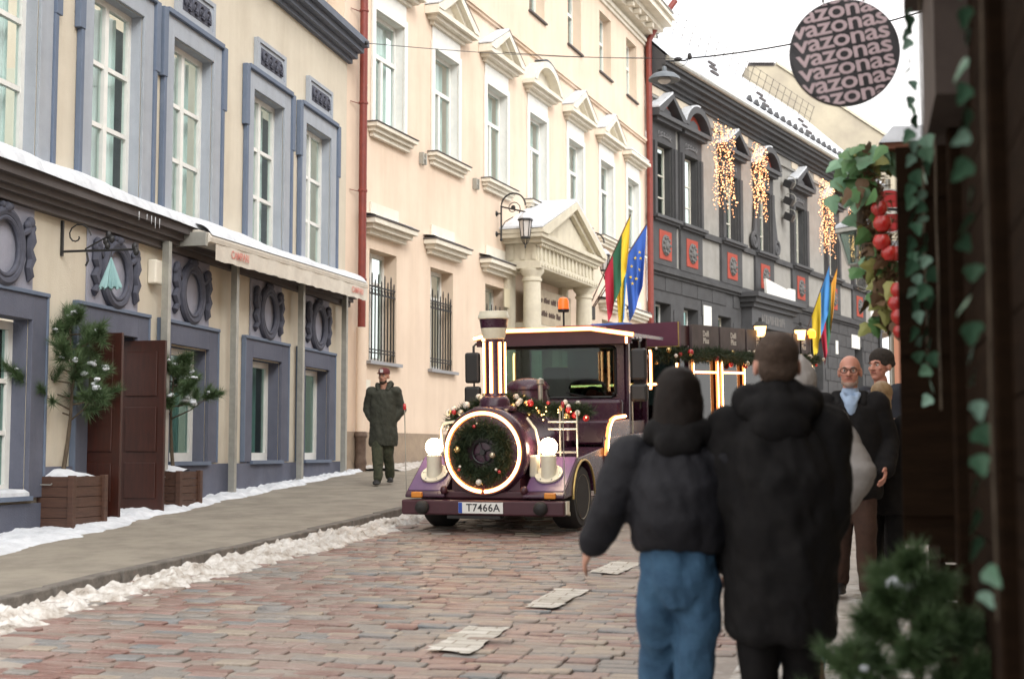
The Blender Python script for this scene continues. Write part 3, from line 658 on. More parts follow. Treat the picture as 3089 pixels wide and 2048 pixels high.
# ================================================================ the peach house with the portal
HB = thing('peach_house', 'tall peach plastered house with white window pediments and a columned portal', 'house', (*P1, 0), R(90) - TH2)
UC = [1.52, 4.38, 7.42, 10.35, 13.5, 16.5, 19.4]
GW = [1.34, 4.22, 7.35, 16.6, 19.6]
ops = [(u - .66, u + .66, 7.85, 10.1, .16) for u in UC]
lops = [(u - .61, u + .61, 3.30, 5.45, .27) for u in GW] + [(9.0, 11.5, .6, 4.85, .6)]
tops = [(u - .60, u + .60, 12.74, 14.56, .25) for u in UC]
mb = MB(); wall(mb, -.38, 21.1, 0, 7.0, lops, .3, 0, 0); wall(mb, -.38, 21.1, 7.0, 11.66, ops, .24, 0, 1); wall(mb, -.38, 21.1, 11.66, 15.2, tops, .25, 0, 0)
mb.fb(-.38, -.36, -9, -.001, 0, 16).fb(21.08, 21.1, -9, -.001, 0, 16)
mb.build('wall', [m_peach, m_white], HB)
def transom_window(parent, u, z0, w, h, depth, tz):
    mb = MB(); fw, v0, v1 = .075, -depth - .07, -depth
    mb.fb(-w / 2, -w / 2 + fw, v0, v1, 0, h).fb(w / 2 - fw, w / 2, v0, v1, 0, h).fb(-w / 2 + fw, w / 2 - fw, v0, v1, 0, fw).fb(-w / 2 + fw, w / 2 - fw, v0, v1, h - fw, h)
    mb.fb(-w / 2 + fw, w / 2 - fw, v0 + .004, v1 + .02, tz - .045, tz + .045).fb(-.05, .05, v0 + .004, v1 + .01, fw, tz - .045)
    win = mb.build('window', m_white, parent, (u, 0, z0))
    for a, b, c, d in ((-w / 2 + .06, -.04, .06, tz - .03), (.04, w / 2 - .06, .06, tz - .03), (-w / 2 + .06, w / 2 - .06, tz + .03, h - .06)):
        MB().fb(a, b, v0 + .025, v0 + .033, c, d).build('pane', m_glass, win)
    curtain_mesh(w - .1, h - .1, cover=((0, .36), (.46, 1))).build('curtain', m_curt, win, (0, -v0 + .12, .05), smooth=True)
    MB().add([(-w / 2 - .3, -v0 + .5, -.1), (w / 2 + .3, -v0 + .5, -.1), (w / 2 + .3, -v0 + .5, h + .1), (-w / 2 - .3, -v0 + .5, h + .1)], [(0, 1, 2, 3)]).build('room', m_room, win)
    return win
def sloped_cap(mb, hw, v, z, m=0):
    mb.fb(-hw + .12, hw - .12, .004, v * .4, z, z + .08, m).fb(-hw + .06, hw - .06, .004, v * .7, z + .08, z + .16, m).fb(-hw, hw, .004, v, z + .16, z + .25, m); return mb
for i, u in enumerate(UC):
    w = transom_window(HB, u, 7.85, 1.32, 2.25, .16, 1.45)
    mb = MB().fb(-.80, -.662, .004, .05, -.02, 2.40).fb(.662, .80, .004, .05, -.02, 2.40).fb(-.662, .662, .004, .05, 2.252, 2.40)
    mb.fb(-.76, .76, .004, .03, 2.40, 2.72)
    mb.build('architrave', m_white, w, bevel=.006)
    mb = MB().fb(-.95, .95, .004, .22, -.09, -.01).fb(-.90, .90, .004, .15, -.17, -.09).fb(-.84, .84, .004, .09, -.26, -.17)
    mb.build('sill', m_offwhite, w, bevel=.006)
    MB().fb(-.97, .97, .004, .24, -.01, .008).build('sill_flashing', m_cornice, w)
    mb = MB(); hw = 1.12
    mb.fb(-.88, .88, .004, .10, 2.72, 2.80).fb(-1.0, 1.0, .004, .22, 2.80, 2.88).fb(-hw, hw, .004, .32, 2.88, 2.98)
    if i in (0, 6):
        mb.fb(-1.0, 1.0, .004, .28, 2.98, 3.04); sn = [(-.30, 3.04), (0, 3.04), (0, 3.10), (-.27, 3.09)]
        hood = mb.build('flat_hood', m_offwhite, w, bevel=.008)
        tag(MB().prism(sn, -1.05, 1.05, 'x').build('hood_snow', m_snow, hood), kind='stuff')
    elif i == 3:
        a = arc(0, 2.98 - .62, 1.28, 29, 151, 14); a = [(x, z) for x, z in a]
        inn = arc(0, 2.98 - .62, 1.12, 34, 146, 14)
        for k in range(14): mb.add([(a[k][0], 0, a[k][1]), (a[k + 1][0], 0, a[k + 1][1]), (inn[k + 1][0], 0, inn[k + 1][1]), (inn[k][0], 0, inn[k][1]), (a[k][0], -.34, a[k][1]), (a[k + 1][0], -.34, a[k + 1][1]), (inn[k + 1][0], -.34, inn[k + 1][1]), (inn[k][0], -.34, inn[k][1])], [(0, 1, 2, 3), (4, 7, 6, 5), (0, 4, 5, 1), (2, 6, 7, 3)])
        mb.prism([(x, z) for x, z in inn], -.08, -.004, 'y')
        hood = mb.build('segmental_pediment', m_offwhite, w)
        o = arc(0, 2.98 - .62, 1.295, 29, 100, 9); m2 = MB(); m2.add([(x, y, z) for x, z in o for y in (0.0, -.33)], [(2 * k, 2 * k + 2, 2 * k + 3, 2 * k + 1) for k in range(9)]); m2.add([(x, y, z + .05) for x, z in o for y in (0.0, -.33)], [(2 * k, 2 * k + 1, 2 * k + 3, 2 * k + 2) for k in range(9)])
        tag(m2.build('hood_snow', m_snow, hood), kind='stuff')
    else:
        ap = 3.62
        for s in (-1, 1):
            mb.prism([(s * hw, 2.98), (s * hw, 3.06), (0, ap + .02), (0, ap - .12), (s * (hw - .26), 2.98)], -.34, -.004, 'y')
        mb.prism([(-.80, 2.98), (.80, 2.98), (0, ap - .18)], -.08, -.004, 'y')
        for s in (-1, 1): mb.prism([(s * (hw - .26), 2.985), (s * (hw - .42), 2.985), (0, ap - .22), (0, ap - .12)], -.22, -.08, 'y')
        hood = mb.build('triangular_pediment', m_offwhite, w)
        for s in (-1, 1):
            m2 = MB().prism([(s * (hw + .02), 3.07), (s * (hw + .02), 3.10), (0, ap + .09), (0, ap + .035)], -.335, -.004, 'y')
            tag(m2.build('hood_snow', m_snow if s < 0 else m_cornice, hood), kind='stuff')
# string course, attic windows, main cornice
MB().fb(-.36, 21.08, .0, .10, 11.66, 11.74).fb(-.36, 21.08, .0, .06, 11.60, 11.66).build('string_course', m_peach, HB)
for u in UC:
    w = transom_window(HB, u, 12.74, 1.20, 1.82, .25, 1.05)
    MB().fb(-.66, .66, -.25, .07, -.06, -.012).build('sill', m_cornice, w)
mb = MB()
for v, za, zb in ((.06, 14.84, 14.95), (.12, 14.95, 15.06), (.30, 15.20, 15.36), (.55, 15.36, 15.52), (.85, 15.52, 15.72), (.95, 15.72, 15.84)): mb.fb(-.36, 21.4 if v > .2 else 21.1, .0, v, za, zb)
mb.fb(-.36, 21.1, .0, .04, 15.06, 15.20); mb.build('cornice', m_offwhite, HB, bevel=.01)
for k in range(27):
    u = -.2 + k * .78; MB().fb(u, u + .2, .30, .52, 15.20, 15.34).build('modillion', m_offwhite, HB)
MB().prism([(-1.0, 15.86), (9, 19.5), (9, 15.86)], -.36, 21.1, 'x').build('roof', m_snow, HB)
# ground floor windows with grilles and hoods
m_curt2 = mat('warm_blind', (.42, .36, .14), (.52, .48, .30), scale=3, rough=.9)
for i, u in enumerate(GW):
    w = sash_window(HB, u, 3.32, 5.45, 1.22, .27, 2, 2, m_white, m_glass, fw=.08, curtain=False, rowz=[1.55])
    curtain_mesh(1.1, 2.0, amp=.01, n=14, cover=((.05, .42), (.5, .8))).build('curtain', m_curt2, w, (0, .55, .05))
    MB().fb(-.72, .72, -.27, .10, -.06, -.0).build('sill', mat('zinc', (.30, .31, .33), None, rough=.4, metal=.6), w)
    for k in range(9):
        x = -.56 + k * .14; m2 = MB().tube([(x, .03, .03), (x, .03, 1.50 + (.12 if k % 2 else 0))], .015, 5); m2.ball((x, .03, 1.53 + (.12 if k % 2 else 0)), (.022, .012, .05), 6, 5)
        m2.build('bar', m_iron, w)
    m2 = MB()
    for z in (.16, .22, 1.28, 1.42): MB().fb(-.60, .60, -.045, -.015, z, z + .022).build('grille_rail', m_iron, w)
    for k in range(8): m2.ring((-.49 + k * .14, .03, 1.345), .045, .008, 10, 4, ax='y')
    m2.build('grille_rings', m_iron, w)['kind'] = 'stuff'
    m2 = MB().fb(-.98, .98, .004, .30, 2.56, 2.66).fb(-.90, .90, .004, .22, 2.47, 2.56).fb(-.82, .82, .004, .12, 2.38, 2.47)
    hd = m2.build('hood', m_offwhite, w, bevel=.006)
    MB().fb(-1.0, 1.0, .004, .32, 2.66, 2.685).build('flashing', m_cornice, hd)
    g = np.linspace(-.99, .99, 40); tt = np.linspace(0, 1, 6); U2 = np.repeat(g[:, None], 6, 1); yy = -.31 * (1 - tt)[None] + 0 * U2
    zz = 2.69 + (.03 + .05 * tt[None]) * (.6 + .7 * fbm(U2 * 3 + u, yy * 3, 17, 3)) * np.clip(np.minimum(tt * 3 + .25, 1), 0, 1)[None]
    tag(link('hood_snow', np_mesh('hood_snow', np.stack([U2, yy, zz], -1).reshape(-1, 3), grid_faces(40, 6)[:, ::-1], m_snow, smooth=True), hd), kind='stuff')
    MB().fb(-.62, .62, .004, .035, 2.72, 3.02).build('name_panel', m_offwhite, w)
for a, b, h in ((-.36, 7.6, 1.98), (13.1, 21.1, 2.3)): MB().fb(a, b, .004, .06, 0, h).build('plinth', m_plinth, HB)
# portal
PC = 10.25
pt = MB()
pt.fb(-2.30, 2.30, .004, .92, 5.92, 6.10).fb(-2.22, 2.22, .004, .84, 6.10, 6.52).fb(-2.42, 2.42, .004, .98, 6.52, 6.62).fb(-2.58, 2.58, .004, 1.06, 6.62, 6.72)
portal = pt.build('portal', m_stonew, HB, (PC, 0, 0), bevel=.008)
m2 = MB()
for k in range(15):
    x = -2.1 + k * .3; m2.fb(x - .05, x + .05, .844, .875, 6.14, 6.48)
for k in range(34): x = -2.24 + k * .136; m2.fb(x - .03, x + .03, .84, .95, 6.50 - .06, 6.515)
for k in range(22): x = -2.2 + k * .21; m2.fb(x - .05, x + .05, .90, .955, 5.97, 6.03)
for k in range(3):
    v = .18 + k * .28; m2.fb(-2.25, -2.222, v - .05, v + .05, 6.14, 6.48)
m2.build('triglyphs', m_stonew, portal)['kind'] = 'stuff'
m2 = MB()
for s in (-1, 1): m2.prism([(s * 2.60, 6.72), (s * 2.60, 6.82), (0, 7.84), (0, 7.66), (s * 2.2, 6.72)], -1.10, -.004, 'y')
m2.prism([(-2.0, 6.722), (2.0, 6.722), (0, 7.5)], -.86, -.004, 'y')
for s in (-1, 1): m2.prism([(s * 2.2, 6.724), (s * 1.95, 6.724), (0, 7.53), (0, 7.66)], -.98, -.861, 'y')
pd = m2.build('pediment', m_stonew, portal)
for s in (-1, 1): tag(MB().prism([(s * 2.62, 6.83), (s * 2.60, 6.88), (0, 7.93), (0, 7.85)], -1.08, -.004, 'y').build('pediment_snow', m_snow, pd), kind='stuff')
for s in (-1, 1):
    MB().fb(s * 2.05 - .27, s * 2.05 + .27, .004, .10, .8, 5.92).build('pilaster', m_stonew, portal)
    MB().lathe([(.30, .9), (.30, 1.5), (.26, 1.55), (.235, 1.65), (.235, 3.2), (.205, 5.55), (.205, 5.62), (.235, 5.64), (.235, 5.70), (.21, 5.71), (.21, 5.76), (.29, 5.86), (.29, 5.92)], (s * 2.05, -.62, 0), 24).build('column', m_stonew, portal, smooth=True)
MB().fb(-1.60, 1.60, .004, .44, 4.60, 4.72).build('lintel', m_stonew, portal)
brd = MB().fb(-1.60, 1.60, .30, .40, 4.74, 5.60).build('sign_board', mat('sign_board_beige', (.44, .37, .27), (.36, .30, .22), scale=4, rough=.8), portal)
m_let = mat('dark_lettering', (.075, .045, .035), None, rough=.8)
for z, words in ((5.33, [(-1.30, .62), (-.58, .48), (-.02, .42), (.48, .56)]), (5.0, [(-.75, .46), (-.20, .52), (.40, .34)])):
    m2 = MB()
    for a, L in words:
        x = a
        while x < a + L - .03:
            hgt = rnd.choice((.10, .10, .13, .145)); m2.fb(x, x + .030, .402, .408, z - .05, z - .05 + hgt)
            m2.fb(x + .030, x + .05, .402, .408, z - .05 + rnd.choice((0, .04, .075)), z - .05 + rnd.choice((.09, .1))); x += .058
    m2.build('lettering', m_let, brd)['kind'] = 'stuff'
MB().add([(-1.3, .6, 0), (1.3, .6, 0), (1.3, .6, 4.9), (-1.3, .6, 4.9)], [(0, 1, 2, 3)]).build('door_recess', mat('oak_door', (.10, .065, .035), (.07, .045, .025), scale=3, rough=.7), portal)
MB().fb(7.66, 8.02, .105, .125, 5.0, 5.44).build('brass_plaque', mat('plaque_stone', (.62, .56, .40), None, rough=.6), HB)
# downpipes
def pipe(name_parent, u, v, pts, r, m, label=None):
    mb = MB().tube([(u + a, -b, z) for a, b, z in pts], r, 12)
    return mb.build('downpipe', m, name_parent, smooth=True)
dp = pipe(HB, .10, 0, [(0, .16, 17), (0, .16, 3.9)], .075, m_pipe)
pipe(HB, .10, 0, [(0, .16, 3.89), (0, .16, 1.9)], .095, m_peach)
for z in (4.75, 6.4, 8.05, 9.8, 11.5): MB().lathe([(.079, z), (.088, z + .01), (.088, z + .04), (.079, z + .05)], (.10, -.16, 0), 12).tube([(.10, -.09, z + .02), (-.16, -.02, z + .02)], .008, 5).build('clamp', m_pipe, dp)
MB().lathe([(.105, 1.2), (.11, 1.25), (.10, 1.35), (.12, 1.4), (.10, 1.5), (.10, 1.85), (.13, 1.9), (.11, 1.98)], (.10, -.16, 0), 14).build('pipe_boot', mat('rusty_pipe', (.13, .085, .06), (.08, .05, .035), scale=8, rough=.7), HB, smooth=True)
dp2 = pipe(HB, 20.95, 0, [(0, .16, 1.9), (0, .16, 15.0), (.15, .45, 15.6), (.45, .95, 16.4)], .10, m_pipe)
# small wall fittings
for u, z in ((3.0, 7.62), (5.95, 7.62)): MB().fb(u, u + .04, .004, .10, z - .12, z + .12).fb(u + .14, u + .18, .004, .10, z - .12, z + .12).fb(u + .04, u + .14, .06, .085, z - .02, z + .02).build('wall_hook', m_steel, HB)
MB().fb(.42, .62, .064, .10, 2.55, 2.95).build('notice_box', m_offwhite, HB)

# scroll bracket lanterns
m_lglass = mat('frosted_lantern_glass', (.58, .55, .53), (.50, .48, .46), scale=8, rough=.35)
def wall_lantern(label, u, z):
    t = thing('wall_lantern', label, 'lantern', (*P1, 0), R(90) - TH2, 'scroll bracket lanterns on the peach house')
    k = [(0, -.10, 0)]
    MB().tube([(u, -.12, z - .48), (u, -.12, z + .30)], .022, 8).ball((u, -.12, z - .50), .035, 8, 6).tube([(u, 0, z + .12), (u, -.14, z + .12)], .016, 6).tube([(u, 0, z - .36), (u, -.14, z - .36)], .016, 6).lathe([(.07, 0), (.05, -.02), (.02, -.05)], (u, 0, z + .12), 10, ax='y').lathe([(.07, 0), (.05, -.02), (.02, -.05)], (u, 0, z - .36), 10, ax='y').build('mount', m_iron, t, smooth=True)
    a = [(u, -.12 - .30 - .30 * math.cos(R(q)), z + .28 + .30 * math.sin(R(q))) for q in range(0, 181, 15)] + [(u, -.72, z + .12)]
    MB().tube(a, .020, 8).build('arm', m_iron, t, smooth=True)
    sp = [(u, -.42 - (.19 - .011 * q) * math.cos(R(-40 + q * 30)), z + .22 + (.19 - .011 * q) * math.sin(R(-40 + q * 30))) for q in range(14)]
    MB().tube([(u, -.13, z - .22), (u, -.22, z - .08), (u, -.42, z + .02)] , .011, 6).tube(sp, .011, 6).ball((u, -.42, z + .24), (.02, .06, .06), 8, 6).build('scroll', m_iron, t, smooth=True)
    c = (u, -.72, z)
    MB().lathe([(.02, .12), (.04, .10), (.09, .06), (.10, .03), (.14, .0), (.185, -.06), (.185, -.085), (.15, -.09)], c, 6).build('cap', m_iron, t)
    tag(MB().lathe([(.0, .115), (.085, .075), (.10, .045), (.14, .015), (.17, -.035), (.17, -.055)], (c[0], c[1], c[2] + .012), 6).build('cap_snow', m_snow, t), kind='stuff')
    MB().lathe([(.145, -.09), (.10, -.46)], c, 6).build('glass', m_lglass, t)
    m2 = MB()
    for q in range(6):
        ca, sa = math.cos(R(60 * q)), math.sin(R(60 * q)); m2.tube([(c[0] + .15 * ca, c[1] + .15 * sa, c[2] - .09), (c[0] + .105 * ca, c[1] + .105 * sa, c[2] - .46)], .011, 5)
        m2.tube([(c[0] + .10 * ca, c[1] + .10 * sa, c[2] - .48), (c[0] + .07 * ca, c[1] + .07 * sa, c[2] - .58), (c[0], c[1], c[2] - .66)], .008, 5)
    m2.lathe([(.115, -.46), (.12, -.47), (.12, -.49), (.10, -.50)], c, 6).ball((c[0], c[1], c[2] - .69), (.02, .02, .05), 8, 6)
    m2.build('cage', m_iron, t)
wall_lantern('black scroll bracket lantern before the snowy pediment, beside the barred windows', 7.45, 7.05)
wall_lantern('black scroll bracket lantern between the pediment and the flags', 13.85, 7.05)

# flags
m_fy = mat('flag_yellow', (.70, .50, .03), None, rough=.8); m_fg = mat('flag_green', (.02, .11, .06), None, rough=.8); m_fr = mat('flag_red', (.42, .02, .05), None, rough=.8)
m_fb = mat('flag_blue', (.03, .10, .42), None, rough=.8); m_fs = mat('flag_skyblue', (.05, .22, .52), None, rough=.8)
def flag(label, frame, base, tip, hoist, fly, stripes, seed, stars=False, gather=.55, group=None):
    """flag hanging limp from a sloping pole; local u,v,z of a facade frame"""
    (px, py), thf = frame; M = Matrix.Rotation(R(90) - thf, 3, 'Z'); L = lambda q: Vector((px, py, 0)) + M @ Vector((q[0], -q[1], q[2]))
    b, t = L(base), L(tip); f = thing('flag', label, 'flag', tuple(b), 0, group); b0 = Vector((0, 0, 0)); t0 = t - b
    MB().tube([b0, t0], .016, 8).lathe([(.0, .05), (.02, .0), (.012, -.04)], tuple(t0), 6).build('pole', m_planter, f)
    n, k = 28, 30; vs = []; side = Vector((t0.y, -t0.x, 0)).normalized(); hor = Vector((t0.x, t0.y, 0))
    for i in range(n + 1):
        s = i / n; p = t0 * (1 - hoist * (1 - s))
        for j in range(k + 1):
            q = j / k; mid = t0 * (1 - hoist * .5)
            pull = (mid - p) * (gather * q); pull.z = 0
            w = .07 * math.sin(s * 9 + q * 3 + seed) * q + .035 * math.sin(s * 17 + seed * 2) * min(1, q * 2)
            vs.append(p + pull + Vector((0, 0, -fly * q * (1 - .12 * abs(s - .5)))) + side * w)
    mi = [min(len(stripes) - 1, int((1 - (i + .5) / n) * len(stripes))) for i in range(n) for j in range(k)]
    c = link('cloth', np_mesh('cloth', np.array([tuple(v) for v in vs]), grid_faces(n + 1, k + 1), stripes, mi, smooth=True), f)
    if stars:
        for q in range(8):
            a = q * math.pi / 4; i = int((.5 + .26 * math.cos(a)) * n); j = int((.42 + .17 * math.sin(a)) * k); p = Vector(vs[i * (k + 1) + j]); nn = side
            st = []
            for w in range(10):
                rr = .05 if w % 2 == 0 else .02; e1 = hor.normalized(); st.append(p + side * .02 + e1 * rr * math.sin(w * math.pi / 5) + Vector((0, 0, rr * math.cos(w * math.pi / 5))))
            m2 = MB().add(st, [tuple(range(10))]); m2.add([x - side * .04 for x in st], [tuple(range(9, -1, -1))]); m2.build('star', m_fy, f)
    return f
F2 = (P1, TH2)
flag('yellow green and red flag on a sloping pole beside the portal', F2, (13.75, .30, 5.55), (13.75, 1.50, 8.05), .62, 1.45, [m_fy, m_fg, m_fr], 1, gather=.25, group='flags by the portal')
flag('blue flag with yellow stars hanging by the red downpipe', F2, (14.15, .30, 5.55), (14.75, 1.70, 7.95), .42, 1.85, [m_fb], 2.2, stars=True, gather=.45, group='flags by the portal')
flag('yellow and blue flag hanging behind the red striped one', F2, (13.95, .30, 5.5), (14.05, 1.35, 7.25), .36, 2.1, [m_fs, m_fy, m_fy], 3.4, gather=.65, group='flags by the portal')
fh = MB().fb(13.60, 14.2, .02, .36, 5.25, 5.62).build('flag_socket', m_iron, HB, bevel=.03)

# ================================================================ the charcoal house
P3 = (4.372, 45.789)
HC = thing('charcoal_house', 'charcoal house with grey panels, red medallions and a long snowy roof', 'house', (*P3, 0), R(90) - TH3)
U3 = [1.3, 3.62, 7.5, 11.1, 15.5, 20.1, 24.2]
ops = [(u - .68, u + .68, 9.36, 11.85, .22) for u in U3]
lops = [(u - .65, u + .65, 4.3, 6.55, .4) for u in (1.3, 3.7, 6.9, 18.0, 24.2)] + [(9.7, 12.4, 1.5, 5.9, .5)]
mb = MB(); wall(mb, 0.02, 28.0, 0, 7.5, lops, .4, 1, 1); wall(mb, .02, 28.0, 7.5, 14.2, ops, .34, 0, 1); mb.fb(27.98, 28.0, -9, -.001, 0, 15.0, 1)
mb.build('wall', [m_mdgrey, m_dkgrey], HC)
m_blind = mat('pale_blind', (.62, .60, .52), (.50, .49, .43), scale=4, rough=.9)
for i, u in enumerate(U3):
    w = sash_window(HC, u, 9.38, 11.85, 1.36, .22, 3, 2, mat('cream_sash', (.60, .58, .50), None, rough=.6), m_glass, fw=.06, bar=.035, curtain=False, rowz=[.75, 1.5])
    m2 = MB(); 
    for a, b in ((-.60, -.36), (-.28, -.04), (.06, .32)): m2.add([(a, .36, .05), (b, .36, .05), (b, .36, 2.4), (a, .36, 2.4)], [(0, 1, 2, 3)])
    m2.build('blind', m_blind, w)
    hw = .98 if i < 2 else 1.06
    m2 = MB().fb(-hw, -.682, .004, .09, -1.60, 3.10).fb(.682, hw, .004, .09, -1.60, 3.10).fb(-.682, .682, .004, .09, 2.472, 3.10).fb(-.682, .682, .004, .09, -1.60, -.18)
    m2.fb(-hw + .04, -.75, .09, .17, -.02, 2.45).fb(.75, hw - .04, .09, .17, -.02, 2.45)
    m2.build('window_surround', m_dkgrey, w)
    MB().fb(-hw - .08, hw + .08, .004, .30, -.10, .0).fb(-hw - .02, hw + .02, .004, .20, -.18, -.10).build('sill', m_dktrim, w)
    m2 = MB(); 
    for k in range(5): m2.ring((-.44 + k * .22, -.10, 2.78), .07, .022, 10, 5, ax='y', a0=k * 40, a1=k * 40 + 260)
    m2.tube([(-.55, -.10, 2.64), (-.2, -.11, 2.72), (.2, -.11, 2.72), (.55, -.10, 2.64)], .02, 5); m2.build('frieze_relief', mat('grey_relief', (.15, .15, .155), None, rough=.85), w)
    m2 = MB().fb(-.50, .50, .092, .112, -1.41, -.45); rp = m2.build('red_panel', m_red, w)
    m2 = MB().ball((0, -.125, -.93), (.34, .05, .36), 22, 8)
    for k in range(9): a = k * .7; m2.ball((.24 * math.cos(a), -.175, -.93 + .26 * math.sin(a)), (.075, .035, .06), 7, 5)
    m2.ball((0, -.18, -.93), (.13, .05, .16), 8, 6); m2.build('medallion', mat('medallion_grey', (.085, .085, .085), (.14, .14, .135), scale=12, rough=.8), rp, smooth=True)
    m2 = MB().fb(-hw - .05, hw + .05, .004, .30, 3.10, 3.22).fb(-hw - .18, hw + .18, .004, .42, 3.22, 3.36)
    if i % 2 == 0:
        for s in (-1, 1): m2.prism([(s * (hw + .18), 3.36), (s * (hw + .18), 3.46), (0, 4.14), (0, 3.98), (s * (hw - .12), 3.36)], -.44, -.004, 'y')
        ped = m2.build('triangular_pediment', m_dktrim, w)
        MB().prism([(-.80, 3.362), (.80, 3.362), (0, 3.94)], -.12, -.004, 'y').build('red_tympanum', m_red, ped)
        MB().prism([(-.45, 3.364), (.45, 3.364), (.30, 3.60), (0, 3.68), (-.30, 3.60)], -.2, -.121, 'y').build('shell_relief', m_dktrim, ped)
        tag(MB().prism([(-(hw + .19), 3.47), (-(hw + .19), 3.52), (0, 4.22), (0, 4.15)], -.43, -.004, 'y').build('hood_snow', m_snow, ped), kind='stuff')
    else:
        a = arc(0, 2.86, 1.32, 24, 156, 14); inn = arc(0, 2.86, 1.10, 28, 152, 14)
        for k in range(14): m2.add([(p[0], y, p[1]) for y in (0, -.44) for p in (a[k], a[k + 1], inn[k + 1], inn[k])], [(0, 1, 2, 3), (4, 7, 6, 5), (0, 4, 5, 1), (2, 6, 7, 3)])
        ped = m2.build('segmental_pediment', m_dktrim, w)
        MB().prism(inn, -.12, -.004, 'y').build('red_tympanum', m_red, ped)
        MB().prism([(-.5, 3.37), (.5, 3.37), (.36, 3.64), (0, 3.74), (-.36, 3.64)], -.2, -.121, 'y').build('shell_relief', m_dktrim, ped)
        o = arc(0, 2.86, 1.33, 85, 156, 8); m3 = MB()
        for k in range(8): m3.add([(p[0], y, p[1] + d) for y in (0, -.43) for p, d in ((o[k], .0), (o[k + 1], .0), (o[k + 1], .05), (o[k], .05))], [(0, 1, 2, 3), (4, 7, 6, 5), (0, 4, 5, 1), (2, 6, 7, 3)])
        tag(m3.build('hood_snow', m_snow, ped), kind='stuff')
# continuous ledges and eaves
mb = MB().fb(.02, 28.0, .092, .16, 9.20, 9.34) if False else MB()
prev = .02
for u in U3 + [29.5]:
    a, b = prev, min(28.0, u - 1.12)
    if b > a + .02: MB().fb(a, b, .0, .13, 9.16, 9.36).build('sill_ledge', m_dkgrey, HC)
    prev = u + 1.12
mb = MB().fb(.02, 28.1, .0, .10, 7.42, 7.52).fb(.02, 28.1, .0, .20, 7.52, 7.62).fb(.02, 28.1, .0, .07, 7.62, 7.80); mb.build('string_course', m_dkgrey, HC)
mb = MB().fb(.02, 28.1, .0, .10, 13.28, 13.36).fb(.02, 28.1, .0, .05, 13.36, 13.68); mb.build('frieze', m_mdgrey, HC)
m_flake = mat('peeled_cream_frieze', (.62, .54, .42), (.50, .44, .35), scale=3, rough=.9)
for a, b in ((.2, 5.2), (7.2, 9.4), (10.2, 12.9), (14.6, 15.4), (16.6, 17.0), (17.6, 20.2), (23.0, 24.0)): MB().fb(a, b, .052, .075, 13.40, 13.66).build('bare_patch', m_flake, HC)
mb = MB()
for v, za, zb in ((.14, 13.68, 13.80), (.26, 13.80, 13.92), (.42, 13.92, 14.06), (.60, 14.06, 14.20), (.72, 14.20, 14.40)): mb.fb(.0, 28.2, .0, v, za, zb)
mb.build('eaves_cornice', m_dktrim, HC)
MB().tube([(0, -.78, 14.40), (28.2, -.78, 14.40)], .09, 8).build('gutter', m_steel, HC)
# roof: snow sheet with snow guards and a rail
rl = math.hypot(5.5, 4.0)
uu = np.arange(0, 28.3, .22); tt = np.linspace(0, 1, 30); U2 = np.repeat(uu[:, None], 30, 1)
y = -.80 + 5.0 * tt[None] + 0 * U2; z = 14.46 + 4.7 * tt[None] + .06 * fbm(U2 * .9, y * 1.2, 23, 4) + 0 * U2
roof = link('roof', np_mesh('roof', np.stack([U2, y, z], -1).reshape(-1, 3), grid_faces(len(uu), 30), m_snow, smooth=True), HC)
MB().prism([(4.2, 19.12), (-.76, 14.44), (-.76, 14.40), (4.2, 14.40)], 0, 28.2, 'x').build('roof_body', m_dktrim, HC)
for k in range(24):
    u = 9 + k * .78; MB().prism([(-.3, .0), (.25, .0), (.0, .22)], -.06, .06, 'y').build('snow_guard', m_dktrim, roof, (u, -.30, 14.99))
for k in range(13):
    u = 2 + k * 1.9; MB().fb(-.35, .35, -.05, .05, 0, .09).build('roof_hatch', m_cornice, roof, (u, .6 + .8 * (k % 3), 15.83 + .75 * (k % 3)))
mb = MB()
for k in range(32): mb.tube([(.3 + k * .88, 3.3, 18.30), (.3 + k * .88, 3.0, 19.15)], .014, 4)
for q in (.25, .55, .85): mb.tube([(.3, 3.3 - .3 * q, 18.30 + q), (27.8, 3.3 - .3 * q, 18.30 + q)], .009, 4)
mb.build('roof_rail', m_iron, HC)
# rusticated ground floor: one block at a time
ash = [MB().fb(-.68, .68, .002, .035, -.26, .26).mesh('ashlar_block', m_dkgrey), MB().fb(-.33, .33, .002, .035, -.26, .26).mesh('ashlar_block', m_dkgrey)]
for r in range(9):
    z = 2.85 + r * .545; u = .40 if r % 2 else .72
    while u < 27.6:
        big_ok = not any(o[0] - .72 < u < o[1] + .72 and o[2] - .27 < z < o[3] + .27 for o in lops) and not (7.6 < u < 14.4)
        if big_ok: link('ashlar_block', ash[0], HC, (u, 0, z))
        elif not any(o[0] - .36 < u + .35 < o[1] + .36 and o[2] - .27 < z < o[3] + .27 for o in lops) and not (7.9 < u < 14.2): link('ashlar_block', ash[1], HC, (u + .35, 0, z))
        u += 1.40
for u in (1.3, 3.7, 6.9, 18.0, 24.2):
    w = sash_window(HC, u, 4.32, 6.55, 1.3, .40, 2, 3, m_white if u < 5 else m_offwhite, m_dglass, fw=.06, bar=.05, curtain=False)
